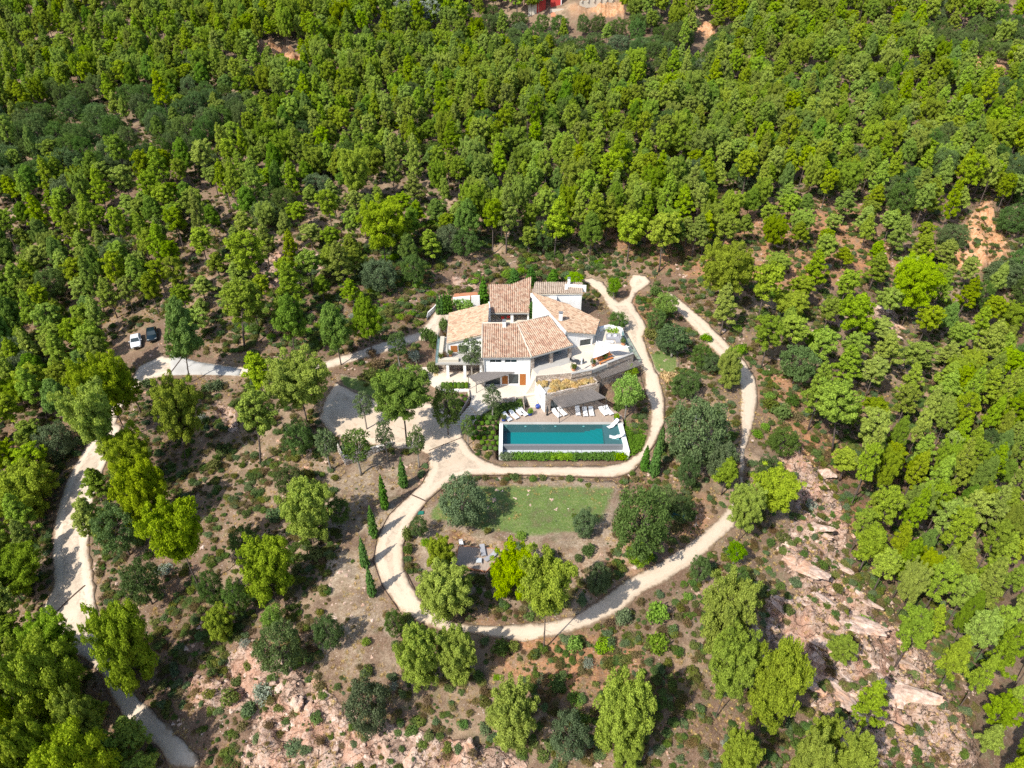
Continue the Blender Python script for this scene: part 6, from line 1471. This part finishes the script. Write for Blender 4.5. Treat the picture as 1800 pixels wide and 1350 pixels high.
# golden grasses on the pool house roof
hc = bpy.data.collections.new('roof_grass_kinds')
for j in range(3): hc.objects.link(bpy.data.objects.new('rg%d' % j, SH['straw'][j]))
pts = []
for k in range(150):
    x, y = RS.uniform(4, 13.4), RS.uniform(83.5, 88.3)
    if inpoly(x, y, [(4.1, 86.3), (5.35, 83.75), (12.0, 86.2), (13.0, 86.6), (12.4, 87.9), (9, 87.3)]): pts.append((x, y))
me = bpy.data.meshes.new('ornamental_grass'); me.from_pydata([(x, y, 4.1) for x, y in pts], [], [])
q = me.attributes.new('pick', 'INT', 'POINT'); q.data.foreach_set('value', [k % 3 for k in range(len(pts))])
q = me.attributes.new('siz', 'FLOAT_VECTOR', 'POINT'); q.data.foreach_set('vector', np.array([(s, s, s * 1.1) for s in RS.uniform(.35, .6, len(pts))], np.float32).ravel())
q = me.attributes.new('turn', 'FLOAT', 'POINT'); q.data.foreach_set('value', RS.uniform(0, 6, len(pts)).astype(np.float32))
o = bpy.data.objects.new('ornamental_grass', me); COL.objects.link(o); scatter_mod(o, hc, 'golden feathery grasses filling the pool house roof', 'grass')
# hedge in front of the pool, plants beside the pool wall
def hedge(poly, z0, h, mat, name, label, dens=26, size=.14, pr=.42):
    rs = np.random.RandomState(int(abs(poly[0][0] * 7)) + 3); puffs = []; xs = [p[0] for p in poly]; ys = [p[1] for p in poly]
    for x in np.arange(min(xs), max(xs), pr * .8):
        for y in np.arange(min(ys), max(ys), pr * .8):
            if inpoly(x, y, poly): puffs.append(((x + rs.normal() * .08, y + rs.normal() * .08, z0 + h * .5 + rs.normal() * .05), (pr * rs.uniform(.85, 1.25), pr * rs.uniform(.85, 1.2), h * .55 * rs.uniform(.8, 1.2))))
    me = crown_mesh(name, M[mat], rs, puffs, size, dens, low=-.4, jit=.8); o = bpy.data.objects.new(name, me); COL.objects.link(o); return tag(o, label, 'hedge')
for i, (a, b, mt, lb) in enumerate([(-1.3, .3, 'oak_leaves_grey', 'grey-green'), (.35, 5.8, 'box_leaves', 'trimmed dark green left'), (5.85, 8.7, 'bright_leaves', 'yellow-green middle'), (8.75, 14.9, 'box_leaves', 'trimmed dark green right'), (14.95, 16.3, 'bright_leaves', 'loose yellow-green')]):
    hedge([(a, 73.55), (b, 73.55), (b, 74.4), (a, 74.4)], .02, .75, mt, 'pool_hedge', f'{lb} section of the low hedge along the pool front')
hedge([xy(P(a, b, .5)) for a, b in [(1106, 797), (1101, 770), (1100, 738), (1128, 738), (1138, 758), (1130, 782), (1116, 800)]], .2, .6, 'box_leaves', 'flowering_border', 'grey-green lavender-like border right of the pool wall')
hedge([xy(P(850, 738, 1)), xy(P(880, 716, 1)), xy(P(915, 708, 1)), xy(P(916, 722, 1)), xy(P(892, 724, 1)), xy(P(868, 740, 1))], .9, 1.0, 'oak_leaves', 'creeper_bed', 'dark green creeper bed between the curved wall and the loungers', 30)
hedge([(16.2, 84.2), (18.6, 84.2), (19.2, 87.5), (17.0, 87.8)], .2, 1.2, 'oak_leaves', 'shady_bush', 'dark bush behind the bright deck tree')
# wooden platform in the loop
pc = [G(a, b, HT) for a, b in [(806, 961), (888, 970), (855, 1007), (801, 999)]]; pcx = [(float(c[0][0]), float(c[1][0])) for c in pc]; zt = max(hz(*c) for c in pcx) + .18
t = thing('wooden_platform', (pcx[0][0], pcx[0][1], zt - .2), 'weathered wooden viewing platform among the pines inside the gravel loop', 'platform')
MB().prism(pcx, zt - .16, zt).build('boards', M['deck_wood'], t); fr = MB()
for a, b in zip(pcx, pcx[1:] + pcx[:1]): fr.bar((*a, zt - .1), (*b, zt - .1), .1, .26)
fr.build('frame', M['terracotta'], t)
for c in pcx: MB().box((c[0], c[1], min(hz(*c), zt - .5) - .2), (.14, .14, zt - min(hz(*c), zt - .5) + .1)).build('post', M['pole_wood'], t)
def at_pl(px, py): x, y, _ = P(px, py, zt); return x, y
for i, (a, b, rz) in enumerate([(849, 970, 10), (862, 981, -52)]):
    x, y = at_pl(a, b); lounger(x, y, zt, math.radians(rz), ['grey lounger facing the valley on the wooden platform', 'grey lounger turned sideways on the wooden platform'][i], 'loungers on the wooden platform', cush='grey_cushion', fr='white_metal', sc=.85)
x, y = at_pl(842, 988); t = thing('low_table', (x, y, zt), 'small square table at the foot of the platform loungers', 'table'); boxes(t, 'tabletop', 'slab', [((0, 0, .3), (.7, .7, .06))]); [boxes(t, 'leg', 'white_metal', [((a, b, 0), (.05, .05, .3))], 0) for a in (-.35, .35) for b in (-.35, .35)]
x, y = at_pl(811, 957); chair(x, y, hz(x, y), .3, 'white_metal', 'white chair behind the left corner of the wooden platform', 'platform chair')
# cars -----------------------------------------------------------------
def car(px, py, rz, paint, label):
    x0, y0, z0 = [float(c[0]) for c in G(px, py, HT)]; z0 += .12
    t = thing('parked_car', (x0, y0, z0), label, 'car', 'parked cars')
    # stations along the length (front at -y): (y, half width, bottom, shoulder) and roof profile
    st = [(-2.15, .70, .35, .62), (-2.0, .84, .25, .74), (-1.45, .89, .22, .86), (-.75, .91, .22, .95), (.2, .92, .22, .97), (1.2, .91, .22, 1.0), (1.85, .86, .25, 1.0), (2.12, .74, .35, .85)]
    b = MB(); base = len(b.v); ring = 8
    for y, w_, lo, hi in st:
        c = hi - .0; pts = [(-w_ * .92, lo), (-w_, (lo + hi) / 2), (-w_ * .95, hi - .06), (-w_ * .72, hi + .02), (w_ * .72, hi + .02), (w_ * .95, hi - .06), (w_, (lo + hi) / 2), (w_ * .92, lo)]
        b.v += [(x0 + a, y0 + y, z0 + h) for a, h in pts]
    for i in range(len(st) - 1):
        for k in range(ring): b.f.append((i * ring + k, i * ring + (k + 1) % ring, (i + 1) * ring + (k + 1) % ring, (i + 1) * ring + k))
    b.f.append(tuple(range(ring))[::-1]); b.f.append(tuple((len(st) - 1) * ring + k for k in range(ring)))
    body = b.build('body', M[paint], t, bevel=.04, smoothed=True)
    def loft(secs, name, mat, par):
        m_ = MB()
        for y, w_, z in secs: m_.v += [(x0 - w_, y0 + y, z0 + z), (x0 + w_, y0 + y, z0 + z)]
        n_ = len(secs)
        for i in range(n_ - 1): m_.f.append((2 * i, 2 * i + 1, 2 * i + 3, 2 * i + 2))
        m_.f.append(tuple(2 * i for i in range(n_))); m_.f.append(tuple(2 * i + 1 for i in range(n_))[::-1]); m_.f.append((0, 2 * n_ - 2, 2 * n_ - 1, 1)); return m_.build(name, M[mat], par)
    loft([(-.95, .74, .94), (-.25, .62, 1.40), (1.1, .61, 1.42), (1.85, .68, 1.0)], 'windows', 'glass', t)
    loft([(-.30, .635, 1.38), (-.2, .625, 1.44), (1.05, .615, 1.46), (1.2, .60, 1.38)], 'roof', paint, t)
    for s in (-1, 1):
        p = MB(); p.bar((x0 + s * .75, y0 - .95, z0 + .97), (x0 + s * .635, y0 - .27, z0 + 1.41), .06); p.bar((x0 + s * .62, y0 + 1.15, z0 + 1.40), (x0 + s * .69, y0 + 1.85, z0 + 1.0), .07); p.bar((x0 + s * .64, y0 + .4, z0 + 1.4), (x0 + s * .78, y0 + .4, z0 + .97), .06); p.build('window_pillar', M[paint], t)
        MB().box((x0 + s * 1.0, y0 - .62, z0 + .95), (.2, .12, .13)).build('mirror', M[paint], t, bevel=.02)
        MB().bar((x0 + s * .48, y0 - 2.08, z0 + .66), (x0 + s * .76, y0 - 1.96, z0 + .68), .12, .12).build('headlight', M['lamp_white'], t)
        for y in (-1.35, 1.35):
            w_ = MB().tube([(x0 + s * .72, y0 + y, z0 + .32), (x0 + s * .93, y0 + y, z0 + .32)], .32, 20).build('tyre', M['tyre'], t); MB().tube([(x0 + s * .9, y0 + y, z0 + .32), (x0 + s * .945, y0 + y, z0 + .32)], .2, 14).build('rim', M['rim'], w_)
    MB().bar((x0 - .4, y0 - 2.17, z0 + .5), (x0 + .4, y0 - 2.17, z0 + .5), .05, .2).build('grille', M['dark_metal'], t)
    t.rotation_euler = (0, 0, rz)
car(241, 605, math.radians(24), 'car_white', 'white car parked under the pines, left of the dark one'); car(269, 593, math.radians(24), 'car_dark', 'dark blue-black car parked beside the white one')
# far house -----------------------------------------------------------
x, y, z = [float(c[0]) for c in G(968, 32, HT)]; t = thing('red_house', (x, y, z), 'red rendered house with white window frames at the top edge of the picture', 'house')
k = float(proj(x, y, z)[2]) / FPX
def px_box(name, mat, a, b, yb, hgt, dep, par, dy=0, z1=None): MB().prism([(x + (a - 968) * k, y + dy), (x + (b - 968) * k, y + dy), (x + (b - 968) * k, y + dy + dep), (x + (a - 968) * k, y + dy + dep)], z - 2 + (yb or 0), z + hgt).build(name, M[mat], par)
px_box('wall', 'red_plaster', 944, 960, 0, 9.5, 8, t, 6); px_box('wall', 'red_plaster', 969, 987, 0, 8.5, 8, t, 6); px_box('window', 'white_metal', 949.5, 955, 6.8, 6.9, .15, t, 5.9); px_box('window', 'white_metal', 978, 983, 7.3, 7.2, .15, t, 5.9); px_box('corner_strip', 'white_metal', 986.5, 988, 0, 8.6, .3, t, 5.8)
px_box('terrace_wall', 'cream_plaster', 967, 1000, 0, 2.6, .6, t, 2.5); px_box('low_wall', 'cream_plaster', 929, 944, 0, 4.6, .6, t, 6)
h_ = thing('garden_hut', (x, y, z), 'small hut with a tan tiled roof below the red house', 'hut'); px_box('wall', 'cream_plaster', 969, 984, 0, .6, 2.2, h_); MB().prism([(x + .2 * k, y - .3), (x + 17 * k, y - .3), (x + 17 * k, y + 2.6), (x + .2 * k, y + 2.6)], lambda a, b: z + .5 + (b - y) * .35, lambda a, b: z + .7 + (b - y) * .35).build('roof', M['terracotta'], h_)
x2, y2, z2 = [float(c[0]) for c in G(1050, 12, HT)]; t = thing('terrace_wall', (x2, y2, z2), 'long cream wall with posts above the ochre bank at the top edge', 'wall'); k2 = float(proj(x2, y2, z2)[2]) / FPX
MB().bar((x2 - 31 * k2, y2, z2 + .6), (x2 + 31 * k2, y2 + 3, z2 + 1.2), .5, 2.2).build('wall', M['cream_plaster'], t)
for i in range(6): MB().box((x2 + (-28 + i * 11) * k2, y2 + i * .5 - .3, z2 + 1.5), (.35, .35, 1.5)).build('post', M['cream_plaster'], t)
# small covers
x, y, z = [float(c[0]) for c in G(1192, 908, HT)]; t = tag(MB().prism([(x - .9, y - .35), (x + .7, y - .6), (x + .9, y + .1), (x - .7, y + .5)], z - .1, lambda a, b: z + .45 + .1 * math.sin(a * 5)).build('blue_cover', M['teal_cushion']), 'crumpled blue-green cover lying under the big dark oak', 'cover')
x, y, z = [float(c[0]) for c in G(740, 903, HT)]; tag(MB().prism([(x - .4, y - .3), (x + .4, y - .2), (x + .35, y + .3), (x - .3, y + .25)], z - .05, z + .25).build('green_cover', M['green_cloth'], bevel=.03), 'small green utility cover beside the drive', 'cover')
